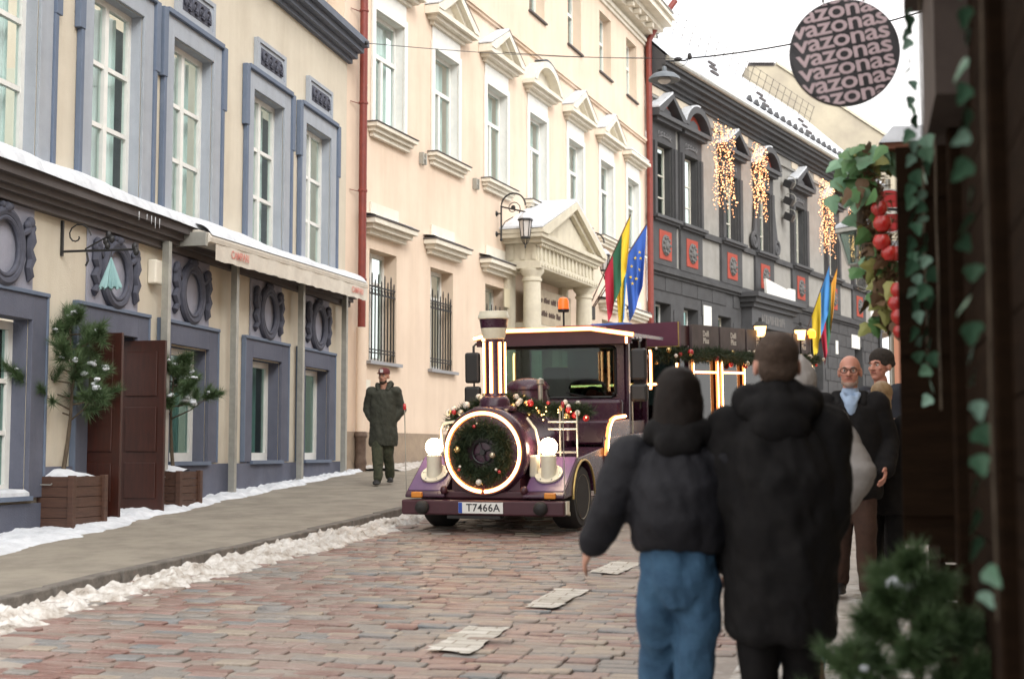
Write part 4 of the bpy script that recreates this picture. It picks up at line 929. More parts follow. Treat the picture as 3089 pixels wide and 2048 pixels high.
# portal of the charcoal house
pt = MB().fb(-2.55, 2.55, .004, .55, 7.05, 7.22).fb(-2.7, 2.7, .004, .70, 7.22, 7.40).fb(-2.85, 2.85, .004, .85, 7.40, 7.58).fb(-2.4, 2.4, .004, .42, 6.35, 7.05)
po = pt.build('portal', m_dktrim, HC, (11.05, 0, 0), bevel=.01)
for s in (-1, 1):
    MB().fb(s * 2.15 - .26, s * 2.15 + .26, .004, .48, 1.5, 6.35).fb(s * 2.15 - .32, s * 2.15 + .32, .004, .54, 6.15, 6.35).build('pilaster', m_dktrim, po)
m2 = MB(); x = -1.35
for k in range(13):
    m2.fb(x, x + .05, .422, .44, 6.52, 6.86); m2.fb(x + .06, x + .12, .422, .44, rnd.choice((6.52, 6.8, 6.66)), 6.86 if k % 3 else 6.72)
    x += .21
m2.build('inscription', mat('inscription_grey', (.16, .155, .15), None, rough=.8), po)
wb = MB().prism([(9.85, 7.66), (13.2, 7.66), (13.2, 8.12), (12.55, 8.12), (12.40, 8.02), (9.75, 8.22)], -.60, -.50, 'y').build('white_board', m_white, HC)
for u, z, w, h in ((19.0, 6.95, .55, .42), (20.6, 6.3, .34, .60), (23.6, 6.75, 1.3, .62), (5.1, 6.3, .72, .95)):
    p = MB().fb(u - w / 2, u + w / 2, .037, .06, z - h / 2, z + h / 2).build('wall_plaque', m_white, HC)
for s in (-1, 1):
    m2 = MB().ring((11.1 + s * 1.28, -.12, 9.75), .26, .09, 18, 6, ax='y').ball((11.1 + s * 1.28, -.12, 9.75), (.14, .08, .14), 10, 8).tube([(11.1 + s * 1.2, -.1, 10.0), (11.1 + s * 1.1, -.1, 10.7), (11.1 + s * 1.12, -.1, 11.2)], [.12, .08, .04], 7)
    m2.build('volute', m_dktrim, HC, smooth=True)
MB().tube([(27.6, -.14, 1.5), (27.6, -.14, 13.9)], .09, 8).build('downpipe', m_dktrim, HC)
MB().fb(26.3, 26.9, .006, .05, 7.9, 9.2).build('pale_panel', m_white, HC)
# three floodlights on a bracket column
for z, wd in ((12.55, 'topmost'), (11.85, 'middle'), (11.2, 'lowest')):
    f = thing('floodlight', wd + ' of three black floodlights on the grey wall between window pediments', 'floodlight', tuple(Vector((*P3, 0)) + Matrix.Rotation(R(90) - TH3, 3, 'Z') @ Vector((13.45, 0, z))), R(90) - TH3, 'floodlights on the charcoal house')
    MB().prism([(-.10, -.12), (-.42, -.28), (-.55, .0), (-.2, .16)], -.2, .2, 'x').build('head', m_blackp, f, bevel=.02)
    MB().ring((0, -.34, 0), .26, .018, 12, 5, ax='x', a0=60, a1=240).box(-.04, .04, -.12, 0, -.05, .05).build('yoke', m_steel, f)
# curtains of fairy lights
def light_curtain(label, u, zt, zb, w, seed):
    rs = np.random.default_rng(seed); org = Vector((*P3, 0)) + Matrix.Rotation(R(90) - TH3, 3, 'Z') @ Vector((u, -.55, zt))
    t = thing('light_curtain', label, 'string lights', tuple(org), R(90) - TH3, 'light curtains on the charcoal house')
    mb, wb = MB(), MB(); ns = 14
    for i in range(ns):
        x = -w / 2 + w * i / (ns - 1); L = (zt - zb) * (1.0 if i in (0, ns - 1) else rs.uniform(.72, 1.0)); pts = []
        for k in range(14):
            s = k / 13; pts.append((x + rs.normal(0, .02), -.02 + rs.normal(0, .06), -L * s))
        wb.tube(pts, .006, 3)
        nbulb = int(L / .085)
        for k in range(nbulb):
            f = (k + rs.random()) / nbulb * 12.99; j = int(f); p = np.array(pts[j]) * (1 - f + j) + np.array(pts[j + 1]) * (f - j); r = rs.choice((.012, .015, .022)); mb.ball(tuple(p + rs.normal(0, .02, 3)), r, 5, 4)
    wb.tube([(-w / 2, 0, .02), (w / 2, 0, .02)], .012, 4); wb.build('wires', m_iron, t)['kind'] = 'stuff'
    o = mb.build('bulbs', m_bulb, t); o['kind'] = 'stuff'
for a in (('glowing light curtain between the two pairs of windows beside the red downpipe', 5.55, 13.3, 10.1, 1.9, 3), ('narrow glowing light curtain over the grey pier beside the scrolled window', 9.3, 13.3, 10.4, 1.4, 4), ('glowing light curtain beyond the floodlights', 17.8, 13.3, 10.0, 2.0, 5), ('glowing light curtain nearest the leafy kiosk', 22.1, 13.2, 10.0, 1.4, 6)):
    light_curtain(*a)
F3 = (P3, TH3)
flag('yellow and blue flag on a sloping pole over the charcoal portal', F3, (14.3, .45, 5.9), (14.1, 1.75, 9.2), .62, 1.9, [m_fs, m_fy], .6, gather=.18, group='flags of the charcoal house')
flag('orange green and red flag hanging beside the blue and yellow one', F3, (14.9, .45, 5.9), (15.2, 1.75, 9.2), .6, 2.2, [mat('flag_orange', (.62, .28, .03), None, rough=.8), m_fg, m_fr], 2.6, gather=.55, group='flags of the charcoal house')

# ---------------------------------------------------------------- houses behind and across
G = thing('gable_house', 'old beige gable wall rising behind the snowy roof', 'house', (0, 0, 0))
m_gable = mat('weathered_gable', (.50, .45, .34), (.38, .34, .27), scale=.5, rough=.95, bump=.3, bscale=8)
MB().prism([(12.9, 8), (12.9, 22.7), (14.4, 22.6), (20.9, 18.2), (20.9, 8)], 76, 86, 'y').build('gable_wall', m_gable, G)
m_tile = mat('orange_tile', (.40, .16, .09), (.30, .12, .07), scale=6, rough=.85)
MB().prism([(14.4, 22.63), (14.4, 22.8), (21.2, 18.2), (21.2, 18.02)], 75.9, 86.2, 'y').build('roof_verge', m_stonew, G)
for k in range(12): MB().lathe([(.11, 0), (.11, .22)], (12.95 + k * .115, 75.95, 22.65), 6, ax='y').build('ridge_tile', m_cornice, G)
G2 = thing('far_house', 'pale narrow house with salmon ground floor at the end of the street', 'house', (21.4, 80, gz(80)), -R(30))
MB().box(0, 16, 0, 8, 5.0, 13).build('upper_wall', m_offwhite, G2); MB().box(.02, 16, .02, 8, 0, 5.0).build('ground_wall', mat('salmon', (.55, .26, .17), None, rough=.9), G2)
MB().prism([(-.5, 13), (16.5, 13), (8, 17)], -.4, 8.4, 'y').build('roof', m_tile, G2)
for k in range(5):
    for z in (1.2, 6.2, 9.6):
        w = MB().box(1.6 + k * 2.9, 2.9 + k * 2.9, -.06, .0, z, z + 2.1).build('window', m_white, G2); MB().box(1.75 + k * 2.9, 2.75 + k * 2.9, -.075, -.06, z + .15, z + 1.95).build('pane', m_dglass, w)
RB = thing('sandstone_house', 'sand coloured house across the street behind the stalls', 'house', (3.3, 3.0, 0), R(90) - R(17))
m_sand = mat('sand_plaster', (.55, .44, .30), (.47, .38, .26), scale=.8, **PLAST)
rops = [(1.2 + k * 3.0, 2.5 + k * 3.0, z, z + 2.2, .2) for k in range(7) for z in (5.2, 8.8)]
mb = MB()
wall(mb, 0, 23, 0, 12.5, rops, -.2, 0, 0); o = mb.build('wall', m_sand, RB); MB().box(0, 23, -6, -.25, 0, 12.5).build('body', m_sand, RB)
for q in rops: MB().box(q[0], q[1], -.2, -.15, q[2], q[3]).build('window', m_dglass, RB)
MB().prism([(-6.5, 12.5), (.6, 12.5), (-3, 15.5)], 0, 23, 'x').build('roof', m_snow, RB)

# ================================================================ the sightseeing train
TY = R(20)
T = thing('sightseeing_train_engine', 'purple sightseeing train engine shaped like a steam locomotive with glowing ring and wreath', 'train engine', (-.335, 15.6, gz(15.6) + RD + .012), -TY, rx=math.atan(SLOPE * math.cos(TY)))
def neon(name, parent, pts, r=.014, closed=False, back=(0, 0, 0)):
    bl = math.sqrt(sum(q * q for q in back)) or 1; back = tuple(q / bl * r * 1.0 for q in back); r = r * 1.2
    o = MB().tube(pts, r, 8, closed=closed).build(name, m_neon, parent, smooth=True)
    MB().tube([(p[0] + back[0], p[1] + back[1], p[2] + back[2]) for p in pts], r * 1.55, 8, closed=closed).build('halo_tube', m_neonhalo, o, smooth=True)  # added wider glowing tube behind the lit one, drawing its orange halo
    return o
m_fir2 = m_fir
def garland(name, parent, path, rad, dens, seed, nball, colours, ballr=(.022, .04)):
    rs = np.random.default_rng(seed); P = np.array(path); seg = np.linalg.norm(np.diff(P, axis=0), axis=1); cum = np.concatenate([[0], np.cumsum(seg)])
    n = int(cum[-1] * dens); s = rs.random(n) * cum[-1]; C = np.stack([np.interp(s, cum, P[:, k]) for k in range(3)], 1)
    a = rs.normal(size=(n, 3)); d = unit(a); C = C + d * rad * rs.random((n, 1)) * .55
    v, f = needles(C, unit(d + rs.normal(0, .5, (n, 3))), rad * rs.uniform(.35, .75, n), .009, rs)
    g = link(name, np_mesh(name, v, f, m_fir), parent)
    MB().tube([tuple(p) for p in P], .012, 5).build('stem', m_bark, g)
    for k in range(nball):
        q = rs.random() * cum[-1]; c = np.array([np.interp(q, cum, P[:, i]) for i in range(3)]); dd = unit(rs.normal(size=3) + np.array([.2, -1.0, .1])); r = rs.uniform(*ballr)
        MB().ball(tuple(c + dd * rad * .75), r, 12, 8).build('bauble', colours[k % len(colours)], g, smooth=True)
    return g
m_bgold = mat('gold_bauble', (.62, .46, .20), None, rough=.18, metal=.9); m_bpearl = mat('pearl_bauble', (.78, .72, .62), None, rough=.2, spec=.8); m_bred = mat('red_bauble', (.50, .02, .025), None, rough=.2, spec=.8)
m_bchamp = mat('champagne_bauble', (.55, .48, .36), None, rough=.22, metal=.7); m_fairy = mat('garland_light', (1, .8, .4), None, emit=(1, .55, .18), estr=5)
BAUB = [m_bpearl, m_bgold, m_bchamp, m_bpearl, m_bred, m_bgold]

MB().box(-.62, .62, .3, 3.7, .34, .50).build('chassis', m_black, T)
bump = MB().box(-.95, .95, 0, .16, .20, .365).build('bumper', m_maroon, T, bevel=.02)
plate = MB().box(-.26, .26, -.012, -.002, .225, .345).build('number_plate', mat('plate_white', (.74, .75, .72), None, rough=.4), bump)
MB().box(-.258, -.215, -.015, -.0125, .228, .342).build('plate_band', mat('plate_blue', (.02, .07, .36), None, rough=.4), plate)
put_text('plate_lettering', text_mesh('T7466A', .115, mat('plate_ink', (.03, .03, .035), None, rough=.6), .001, .0015, 1.06), plate, (.028, -.0135, .284), (R(90), 0, 0))
MB().box(-.40, .22, .0, .14, .165, .198).build('plate_lamp_bar', m_black, bump)
for s in (-1, 1):
    MB().lathe([(.0, -.09), (.045, -.08), (.07, -.055), (.078, -.02), (.078, .0)], (s * .69, 0, .285), 16, ax='y').build('bumper_buffer', m_black, bump, smooth=True)
MB().box(.952, .97, .05, .14, .22, .36).build('bumper_end', m_creamp, bump); MB().box(.88, .965, .162, .18, .20, .24).build('tow_step', m_creamp, bump)
MB().box(-.90, .90, .125, .34, .372, .46).build('front_apron', m_maroon, T, bevel=.02)
for s in (-1, 1):
    lt = MB().box(s * .78 - .065, s * .78 + .065, .03, .07, .385, .45).build('indicator', mat('amber_lens', (.62, .22, .02), None, rough=.25, spec=.7), T, bevel=.012)
# mudguards with sloping fronts and wheel arches
wy, wr = .80, .36
for s in (-1, 1):
    prof = [(.06, .385), (.06, .42), (.10, .45), (.60, .80), (1.62, .88), (1.62, .40)] + [(wy + .40 * math.cos(R(a)), .36 + .40 * math.sin(R(a))) for a in range(5, 176, 10)]
    x0, x1 = sorted((s * .46, s * .93))
    mg = MB().prism(prof, x0, x1, 'x').build('mudguard', m_purple, T, bevel=.012)
    MB().prism([(.11, .460), (.60, .803), (.60, .811), (.11, .468)], x0 + .02, x1 - .02, 'x').build('mudguard_plate', m_purlt, mg)
    tr = [(s * .935, wy + .412 * math.cos(R(a)), .36 + .412 * math.sin(R(a))) for a in range(0, 181, 10)]
    MB().tube(tr, .014, 6).build('arch_trim', m_gold, mg, smooth=True)
    # headlight on its white post
    nrm = Vector((0, -.57, .82)); c = Vector((s * .68, .33, .628))
    rotm = Vector((0, 0, 1)).rotation_difference(nrm).to_matrix()
    m2 = MB().lathe([(.155, .0), (.155, .022), (.10, .024)], (0, 0, 0), 24); m2.v = [tuple(rotm @ Vector(v) + c) for v in m2.v]
    fl = m2.build('headlight_flange', m_creamp, T, smooth=True)
    for k in range(6):
        p = rotm @ Vector((.13 * math.cos(k * 1.047), .13 * math.sin(k * 1.047), .026)) + c; MB().ball(tuple(p), .009, 6, 4).build('bolt', m_steel, fl)
    MB().lathe([(.09, -.04), (.085, .10), (.085, .24), (.06, .25)], (s * .68, .32, .60), 20).build('headlight_post', m_creamp, T, smooth=True)
    MB().ball((s * .68, .32, .935), .098, 20, 14).build('headlight', m_headl, T, smooth=True)
    MB().lathe([(.07, .83), (.075, .85), (.07, .86)], (s * .68, .32, 0), 16).build('headlight_socket', m_steel, T)
    # marker rod
    rod = MB().tube([(s * .93, .10, .42), (s * .93, .08, 1.36)], .006, 6).build('marker_rod', m_steel, T); MB().lathe([(.014, 1.36), (.02, 1.40), (.012, 1.43)], (s * .93, .08, 0), 8).build('marker_tip', m_bred, rod)
# wheels
def wheel(x, y, out, r=.36):
    w = MB().lathe([(.0, 0), (.09, 0), (.10, .02), (.06, .07), (.0, .08)], (0, 0, 0), 16, ax='x').build('wheel', m_steel, T, (x, y, r), smooth=True)
    MB().lathe([(.24, -.20), (.32, -.20), (.355, -.16), (.36, -.10), (.36, .0), (.352, .05), (.32, .085), (.24, .085)], (0, 0, 0), 32, ax='x').build('tyre', m_black, w, smooth=True)
    MB().lathe([(.24, .08), (.25, .09), (.23, .05), (.13, -.02), (.10, .0), (.05, .0)], (0, 0, 0), 24, ax='x').build('rim', mat('dusty_cream_rim', (.40, .36, .28), (.30, .27, .21), scale=9, rough=.5), w, smooth=True)
    for k in range(8): MB().ball((.025, .155 * math.cos(k * .785), .155 * math.sin(k * .785)), (.012, .034, .034), 8, 5).build('rim_hole', m_black, w)
    for k in range(5): MB().ball((.035, .075 * math.cos(k * 1.257), .075 * math.sin(k * 1.257)), .014, 6, 4).build('lug_nut', m_steel, w)
    if out < 0: w.rotation_euler = (0, 0, math.pi)
for y in (wy, 3.05):
    wheel(.83, y, 1); wheel(-.83, y, -1)
# boiler
boil = MB().lathe([(.0, .10), (.44, .10), (.475, .115), (.495, .15), (.495, .24), (.475, .26), (.475, 1.30), (.49, 1.31), (.49, 1.36), (.475, 1.37), (.475, 2.75)], (0, 0, .885), 48, ax='y').build('boiler', m_purple, T, smooth=True)
MB().box(-.40, .40, .16, 2.7, .40, .62).build('boiler_saddle', m_maroon, T)
ringo = neon('light_ring', T, [(.43 * math.cos(R(a)), .080, .885 + .43 * math.sin(R(a))) for a in range(-88, 270, 6)], .015, back=(0, .012, 0))
MB().ring((0, .092, .885), .462, .014, 48, 6, ax='y').build('boiler_rim', m_maroon, boil)
for k in range(12): MB().ball((.385 * math.cos(k * .5236 + .26), .096, .885 + .385 * math.sin(k * .5236 + .26)), .011, 6, 4).build('rivet', m_steel, boil)
MB().lathe([(.0, .06), (.03, .06), (.035, .085), (.035, .1)], (0, 0, .885), 12, ax='y').ring((0, .075, .885), .12, .011, 24, 5, ax='y').build('door_handle_wheel', m_blackp, boil)
for a in range(4): MB().tube([(0, .075, .885), (.12 * math.cos(R(90 * a + 20)), .075, .885 + .12 * math.sin(R(90 * a + 20)))], .007, 5).build('handle_spoke', m_blackp, boil)
wr_path = [(.265 * math.cos(R(a)), .06, .885 + .265 * math.sin(R(a))) for a in range(0, 361, 12)]
wre = garland('fir_wreath', None, wr_path, .17, 4200, 21, 0, BAUB)
wre.parent = None; tag(wre, 'fir wreath with gold and red baubles on the engine front', 'wreath')
for ch in wre.children: pass
for p, c, r in (((-.245, -.05, .92), m_bgold, .036), ((.17, -.07, .86), m_bchamp, .034), ((-.05, -.04, 1.17), m_bred, .020), ((-.02, -.04, 1.20), m_bchamp, .013), ((-.23, -.05, .70), m_bred, .018), ((-.215, -.06, .735), m_bpearl, .015), ((.24, -.05, .68), m_bred, .020), ((.205, -.06, .705), m_bpearl, .015), ((.0, -.05, .565), m_bpearl, .034), ((.03, -.05, .55), m_bgold, .016)):
    MB().ball(p, r, 14, 10).build('bauble', c, wre, smooth=True)
wre.matrix_world = Matrix.Identity(4)
wre.location, wre.rotation_euler = T.location, T.rotation_euler
for s in (-1, 1):
    MB().ball((s * .47, .09, .47), (.045, .04, .05), 10, 8).build('tow_hook', m_maroon, T, smooth=True)
# chimney with a coffee cup on top
chim = MB().lathe([(.24, 1.33), (.25, 1.36), (.24, 1.375), (.175, 1.39), (.17, 1.45), (.14, 1.49), (.118, 1.50), (.112, 1.52), (.112, 2.13)], (0, .48, 0), 28).build('chimney', m_purple, T, smooth=True)
for k in range(7):
    a = R(-90 + k * 360 / 7 + 2); x, y = .118 * math.cos(a), .48 + .118 * math.sin(a); neon('light_strip', chim, [(x, y, 1.53), (x, y, 2.10)], .013, back=(-.006 * math.cos(a), -.006 * math.sin(a), 0))
cup = MB().lathe([(.105, 2.13), (.125, 2.14), (.148, 2.26), (.162, 2.36)], (0, .48, 0), 28, ms=[0, 0, 1]).build('coffee_cup', [m_creamp, m_purple], T, smooth=True)
MB().lathe([(.163, 2.36), (.178, 2.365), (.178, 2.395), (.168, 2.41), (.160, 2.445), (.150, 2.45), (.148, 2.435)], (0, .48, 0), 28).build('cup_lid', m_creamp, cup, smooth=True)
MB().ball((-.10, .40, 2.125), .016, 8, 6).build('cup_light', m_neon, cup)
# bonnet dome, side pipes, ladder rails
MB().lathe([(.26, 1.34), (.26, 1.45), (.24, 1.52), (.24, 1.56), (.26, 1.57), (.26, 1.60), (.22, 1.66), (.10, 1.70), (.0, 1.71)], (.02, 1.55, 0), 24).build('steam_dome', m_purple, T, smooth=True)
MB().lathe([(.028, 1.40), (.028, 1.62), (.045, 1.63), (.045, 1.68), (.0, 1.70)], (.33, 1.1, 0), 12).build('whistle', m_steel, T, smooth=True)
MB().tube([(.40, .42, 1.25), (.50, .42, 1.12), (.535, .42, .95), (.53, .42, .70)], .016, 8).build('side_pipe', m_creamp, T, smooth=True)
MB().box(.46, .55, .30, .40, .60, .84).build('side_lamp', m_creamp, T, bevel=.015)
MB().tube([(-.42, .42, 1.22), (-.60, .42, 1.20), (-.63, .42, 1.12), (-.63, .42, .92)], .016, 8).build('side_pipe', m_creamp, T, smooth=True)
for z in (1.20, 1.12, .86): MB().tube([(.58, .62, z), (.92, .62, z)], .012, 6).build('ladder_rung', m_steel, T)
for x in (.92, .72): MB().tube([(x, .62, .80), (x, .62, 1.32)], .012, 6).build('ladder_rail', m_steel, T)
MB().lathe([(.085, .98), (.085, 1.22), (.10, 1.23), (.10, 1.26), (.07, 1.30)], (.72, .95, 0), 16).build('air_bottle', m_purple, T, smooth=True)
gl = garland('front_garland', None, [(-.60, .62, 1.16), (-.52, .60, 1.25), (-.40, .62, 1.33), (-.2, .75, 1.42), (.1, .80, 1.44), (.35, .78, 1.37), (.55, .78, 1.33), (.82, .82, 1.32), (1.0, .85, 1.30)], .14, 5200, 33, 46, BAUB, (.020, .048))
tag(gl, 'fir garland with pearl and gold baubles across the engine', 'garland'); gl.location, gl.rotation_euler = T.location, T.rotation_euler
m2 = MB(); rs = np.random.default_rng(5)
for k in range(26): m2.ball((-.6 + 1.6 * rs.random(), .70 + rs.normal(0, .03), 1.32 + rs.normal(0, .06)), .008, 5, 4)
tag(m2.build('fairy_lights', m_fairy, gl), kind='stuff')
# cab
cx, y0, y1 = .88, 2.75, 3.80
MB().box(-cx, cx, y0, y1, .44, .52).build('cab_floor', m_black, T)
m2 = MB(); wall(m2, -cx, cx, .50, 2.22, [(-.78, .78, 1.46, 2.10, .06)], .06, 0, 0, v=-y0)
m2.box(-cx, cx, y0 + .002, y0 + .06, .5, 1.40); m2.build('cab_front', m_purple, T)
MB().prism([(-.86, .95), (.86, .95), (.88, 1.44), (-.88, 1.44)], y0 - .16, y0 - .002, 'y').build('cowl', m_purple, T, bevel=.05)
fr = MB()
fr.tube([(-.76, y0 - .012, 1.50), (-.72, y0 - .012, 1.46), (.72, y0 - .012, 1.46), (.77, y0 - .012, 1.51), (.77, y0 - .012, 2.06), (.72, y0 - .012, 2.10), (-.72, y0 - .012, 2.10), (-.76, y0 - .012, 2.06)], .018, 6, closed=True)
ws = fr.build('windscreen', m_blackp, T); MB().box(-.77, .77, y0 + .02, y0 + .028, 1.46, 2.10).build('windscreen_glass', glass('cab_glass', (.42, .54, .50)), ws)
for xx in (-.32, .30): MB().tube([(xx + .25, y0 - .03, 1.44), (xx - .18, y0 - .03, 1.72 if xx < 0 else 1.52)], .010, 5).build('wiper', m_blackp, ws)
for s in (-1, 1):
    MB().box(s * cx - .04, s * cx + .04, y0 + .06, y0 + .16, 1.1, 2.22).box(s * cx - .035, s * cx + .035, y1 - .08, y1, .5, 2.22).build('cab_pillar', m_purple, T, bevel=.01)
    x0, x1 = sorted((s * .90, s * .96))
    MB().box(x0, x1, 1.64, y1, .38, 1.0).build('side_skirt', m_purple, T, bevel=.02)
    MB().box(*sorted((s * .82, s * .885)), y0 + .06, y1, .5, 1.15).build('cab_door', m_maroon, T, bevel=.01)
    MB().tube([(s * .93, y0 + .18, 1.0), (s * .93, y0 + .18, 1.5)], .012, 6).build('grab_rail', m_creamp, T)
    neon('light_arch', T, [(s * .972, 1.62, .78), (s * .972, 1.66, .95), (s * .972, 1.74, 1.10), (s * .972, 1.86, 1.19), (s * .972, 2.0, 1.215), (s * .972, 2.45, 1.225)], .014, back=(-s * .008, 0, 0))
    x0, x1 = sorted((s * .5, s * .955)); MB().box(x0, x1, 1.78, 2.72, .9, 1.19).build('side_tank', m_purple, T, bevel=.03)
    neon('light_strip', T, [(s * .95, y1 - .02, 1.55), (s * .96, y1 - .02, 1.60), (s * .96, y1 - .02, 2.02), (s * .95, y1 - .02, 2.07)], .012, back=(0, .008, 0))
m2 = MB(); wall(m2, -cx, cx, .5, 2.22, [(-.72, .72, 1.30, 2.10, .04)], .04, 0, 0, v=-y1); m2.build('cab_back', m_purple, T); MB().box(-.72, .72, y1 + .01, y1 + .016, 1.30, 2.10).build('rear_glass', glass('cab_glass', (.42, .54, .50)), T)
rf = MB(); R0 = [(-1.0, 2.20), (-.55, 2.29), (.55, 2.29), (1.08, 2.20), (1.08, 2.24), (.55, 2.335), (-.55, 2.335), (-1.0, 2.24)]
roofc = MB().prism(R0, y0 - .34, y1 + .22, 'y').build('cab_roof', m_purple, T)
MB().prism([(-.98, 2.195), (-.55, 2.285), (.55, 2.285), (1.06, 2.195), (1.06, 2.12), (-.98, 2.12)], y0 - .30, y0 - .24, 'y').build('roof_fascia', m_maroon, T)
neon('roof_light', roofc, [(-1.0, y0 - .35, 2.225), (-.55, y0 - .355, 2.312), (.55, y0 - .355, 2.312), (1.10, y0 - .35, 2.222)], .016, back=(0, .010, 0))
neon('roof_light', roofc, [(1.0, y0 - .30, 2.20), (1.0, y0 - .30, 2.12)], .012, back=(0, .008, 0))
MB().box(-.10, .42, y0 + .25, y0 + .85, 2.34, 2.385).build('roof_hatch', mat('hatch_red', (.36, .04, .05), None, rough=.5), roofc, bevel=.015)
MB().prism([(-.7, 2.337), (.3, 2.337), (.25, 2.36), (-.6, 2.36)], y0 + .1, y0 + .24, 'y').build('roof_rib', m_purple, roofc)
be = MB().tube([(-.08, y0 + .55, 2.335), (-.08, y0 + .55, 2.58)], .014, 8).lathe([(.07, 2.58), (.075, 2.60), (.075, 2.62)], (-.08, y0 + .55, 0), 16).build('beacon_stand', m_blackp, T)
MB().lathe([(.072, 2.62), (.070, 2.72), (.055, 2.76), (.02, 2.775), (0, 2.777)], (-.08, y0 + .55, 0), 18).build('beacon', mat('orange_beacon', (.75, .12, .02), None, rough=.2, emit=(1, .14, .02), estr=.5), be, smooth=True)
# mirrors
for s in (-1, 1):
    x = -1.0 if s < 0 else 1.18
    arm = MB().tube([(s * .86, y0 - .05, 2.16), (x, y0 - .28, 2.16), (x, y0 - .36, 2.13), (x, y0 - .36, 2.03)], .016, 6).tube([(x, y0 - .36, 2.05), (x, y0 - .36, 1.32)], .012, 6).build('mirror_arm', m_blackp, T)
    MB().box(x - .10, x + .10, y0 - .44, y0 - .36, 1.66, 2.05).build('mirror', m_blackp, T, bevel=.03); MB().box(x - .11, x + .11, y0 - .45, y0 - .36, 1.40, 1.62).build('mirror', m_blackp, T, bevel=.035)
# cab furniture
MB().box(-.40, -.02, y1 - .48, y1 - .38, 1.10, 1.86).build('seat', m_blackp, T, bevel=.06); MB().box(-.42, .0, y1 - .42, y1 - .30, .5, 1.2).build('seat_base', m_blackp, T, bevel=.04)
MB().box(-.80, .80, y0 + .06, y0 + .26, 1.15, 1.43).build('dashboard', m_blackp, T, bevel=.04)
MB().ring((.36, y0 + .34, 1.42), .17, .014, 24, 6, ax='y').tube([(.36, y0 + .34, 1.42), (.36, y0 + .2, 1.3)], .02, 6).build('steering_wheel', m_blackp, T)
MB().prism([(.10, 1.44), (.30, 1.44), (.20, 1.505)], y0 + .06, y0 + .14, 'y').build('dash_cloth', mat('red_cloth', (.55, .04, .025), None, rough=.8), T)

# ---------------------------------------------------------------- the carriage
WY = R(31)
W = thing('sightseeing_train_carriage', 'purple open carriage with lit window frames and a fir garland under its canopy', 'carriage', (1.54, 19.75, gz(19.75) + RD + .012), -WY, rx=math.atan(SLOPE * math.cos(WY)))
LW, hw = 5.5, .90
m_fasc = mat('taupe_board', (.105, .080, .080), (.085, .066, .066), scale=6, rough=.6)
MB().box(-hw, hw, .1, LW, .34, .46).build('floor', m_black, W)
MB().box(-.8, .8, .3, LW - .2, .2, .33).build('chassis', m_black, W)
can = MB().box(-hw + .04, hw - .04, .06, LW, 2.14, 2.42).build('canopy', m_maroon, W)
ff = MB().box(-hw, hw, .0, .055, 2.12, 2.46).build('front_board', mat('plum_board', (.125, .035, .065), (.105, .03, .055), scale=5, rough=.5), W)
MB().box(-hw, hw, -.008, -.001, 2.12, 2.135).box(hw - .015, hw, -.008, -.001, 2.137, 2.46).box(-hw, -hw + .015, -.008, -.001, 2.137, 2.46).build('gold_edging', m_gold, ff)
m_wlet = mat('white_lettering', (.72, .70, .66), None, rough=.6)
put_text('lettering', text_mesh('Delfi Plius', .19, m_wlet, .002, .003), ff, (-.02, -.004, 2.27), (R(90), 0, 0))
(MB().box(-.55, .0, .15, .45, 2.43, 2.50).build('roof_vent', mat('blue_vent', (.05, .12, .42), None, rough=.6), can, bevel=.03))
npan = 5; pw = (LW - .42) / npan
for k in range(npan):
    a = .40 + k * pw
    b = MB().box(hw - .035, hw + .002, a + .02, a + pw - .05, 2.10, 2.44).build('side_board', m_fasc, W)
    put_text('lettering', text_mesh('Delfi\nPlius', .115, m_wlet, .001, .003, line=.85), b, (hw + .004, a + pw / 2, 2.27), (R(90), 0, R(90)))
    b2 = MB().box(-hw - .002, -hw + .035, a + .02, a + pw - .05, 2.10, 2.44).build('side_board', m_fasc, W)
for s in (-1, 1):
    for k in range(npan + 1):
        y = min(LW - .05, .36 + k * pw); MB().box(s * (hw - .05) - .03, s * (hw - .05) + .03, y - .035, y + .035, .46, 2.14).build('post', m_purple, W)
    MB().box(s * (hw - .04) - .03, s * (hw - .04) + .03, .3, LW - .1, .46, 1.02).build('side_panel', m_purple, W, bevel=.01)
    for k in range(npan):
        a = .40 + k * pw + .06; b = a + pw - .16
        MB().box(s * (hw - .06) - .003, s * (hw - .06) + .003, a, b, 1.04, 2.1).build('window_glass', glass('carriage_glass', (.17, .21, .20)), W)
        if k != 2:
            x = s * (hw - .005)
            neon('light_frame', W, [(x, a, 1.06), (x, a, 1.96)], .011, back=(-s * .006, 0, 0)); neon('light_frame', W, [(x, b, 1.06), (x, b, 1.96)], .011, back=(-s * .006, 0, 0)); neon('light_frame', W, [(x, a, 1.78), (x, b, 1.78)], .011, back=(-s * .006, 0, 0))
    neon('light_frame', W, [(s * (hw - .005), .05, 1.05), (s * (hw - .005), .9, 1.05)], .012, back=(-s * .006, 0, 0))
    neon('light_frame', W, [(s * (hw - .04), -.01, 1.45), (s * (hw - .04), -.01, 1.90)], .013, back=(0, .008, 0))
neon('light_frame', W, [(hw - .04, -.012, 1.62), (.15, -.012, 1.62)], .012, back=(0, .008, 0)); neon('light_frame', W, [(-.1, -.012, 1.62), (-hw + .04, -.012, 1.62)], .012, back=(0, .008, 0))
MB().box(-hw, hw, .06, .12, .46, 1.05).build('front_panel', m_purple, W); MB().box(-hw + .03, hw - .03, .07, .076, 1.05, 2.12).build('front_glass', glass('carriage_glass', (.17, .21, .20)), W)
MB().box(-hw, hw, LW - .06, LW, .46, 1.05).build('rear_panel', m_purple, W)
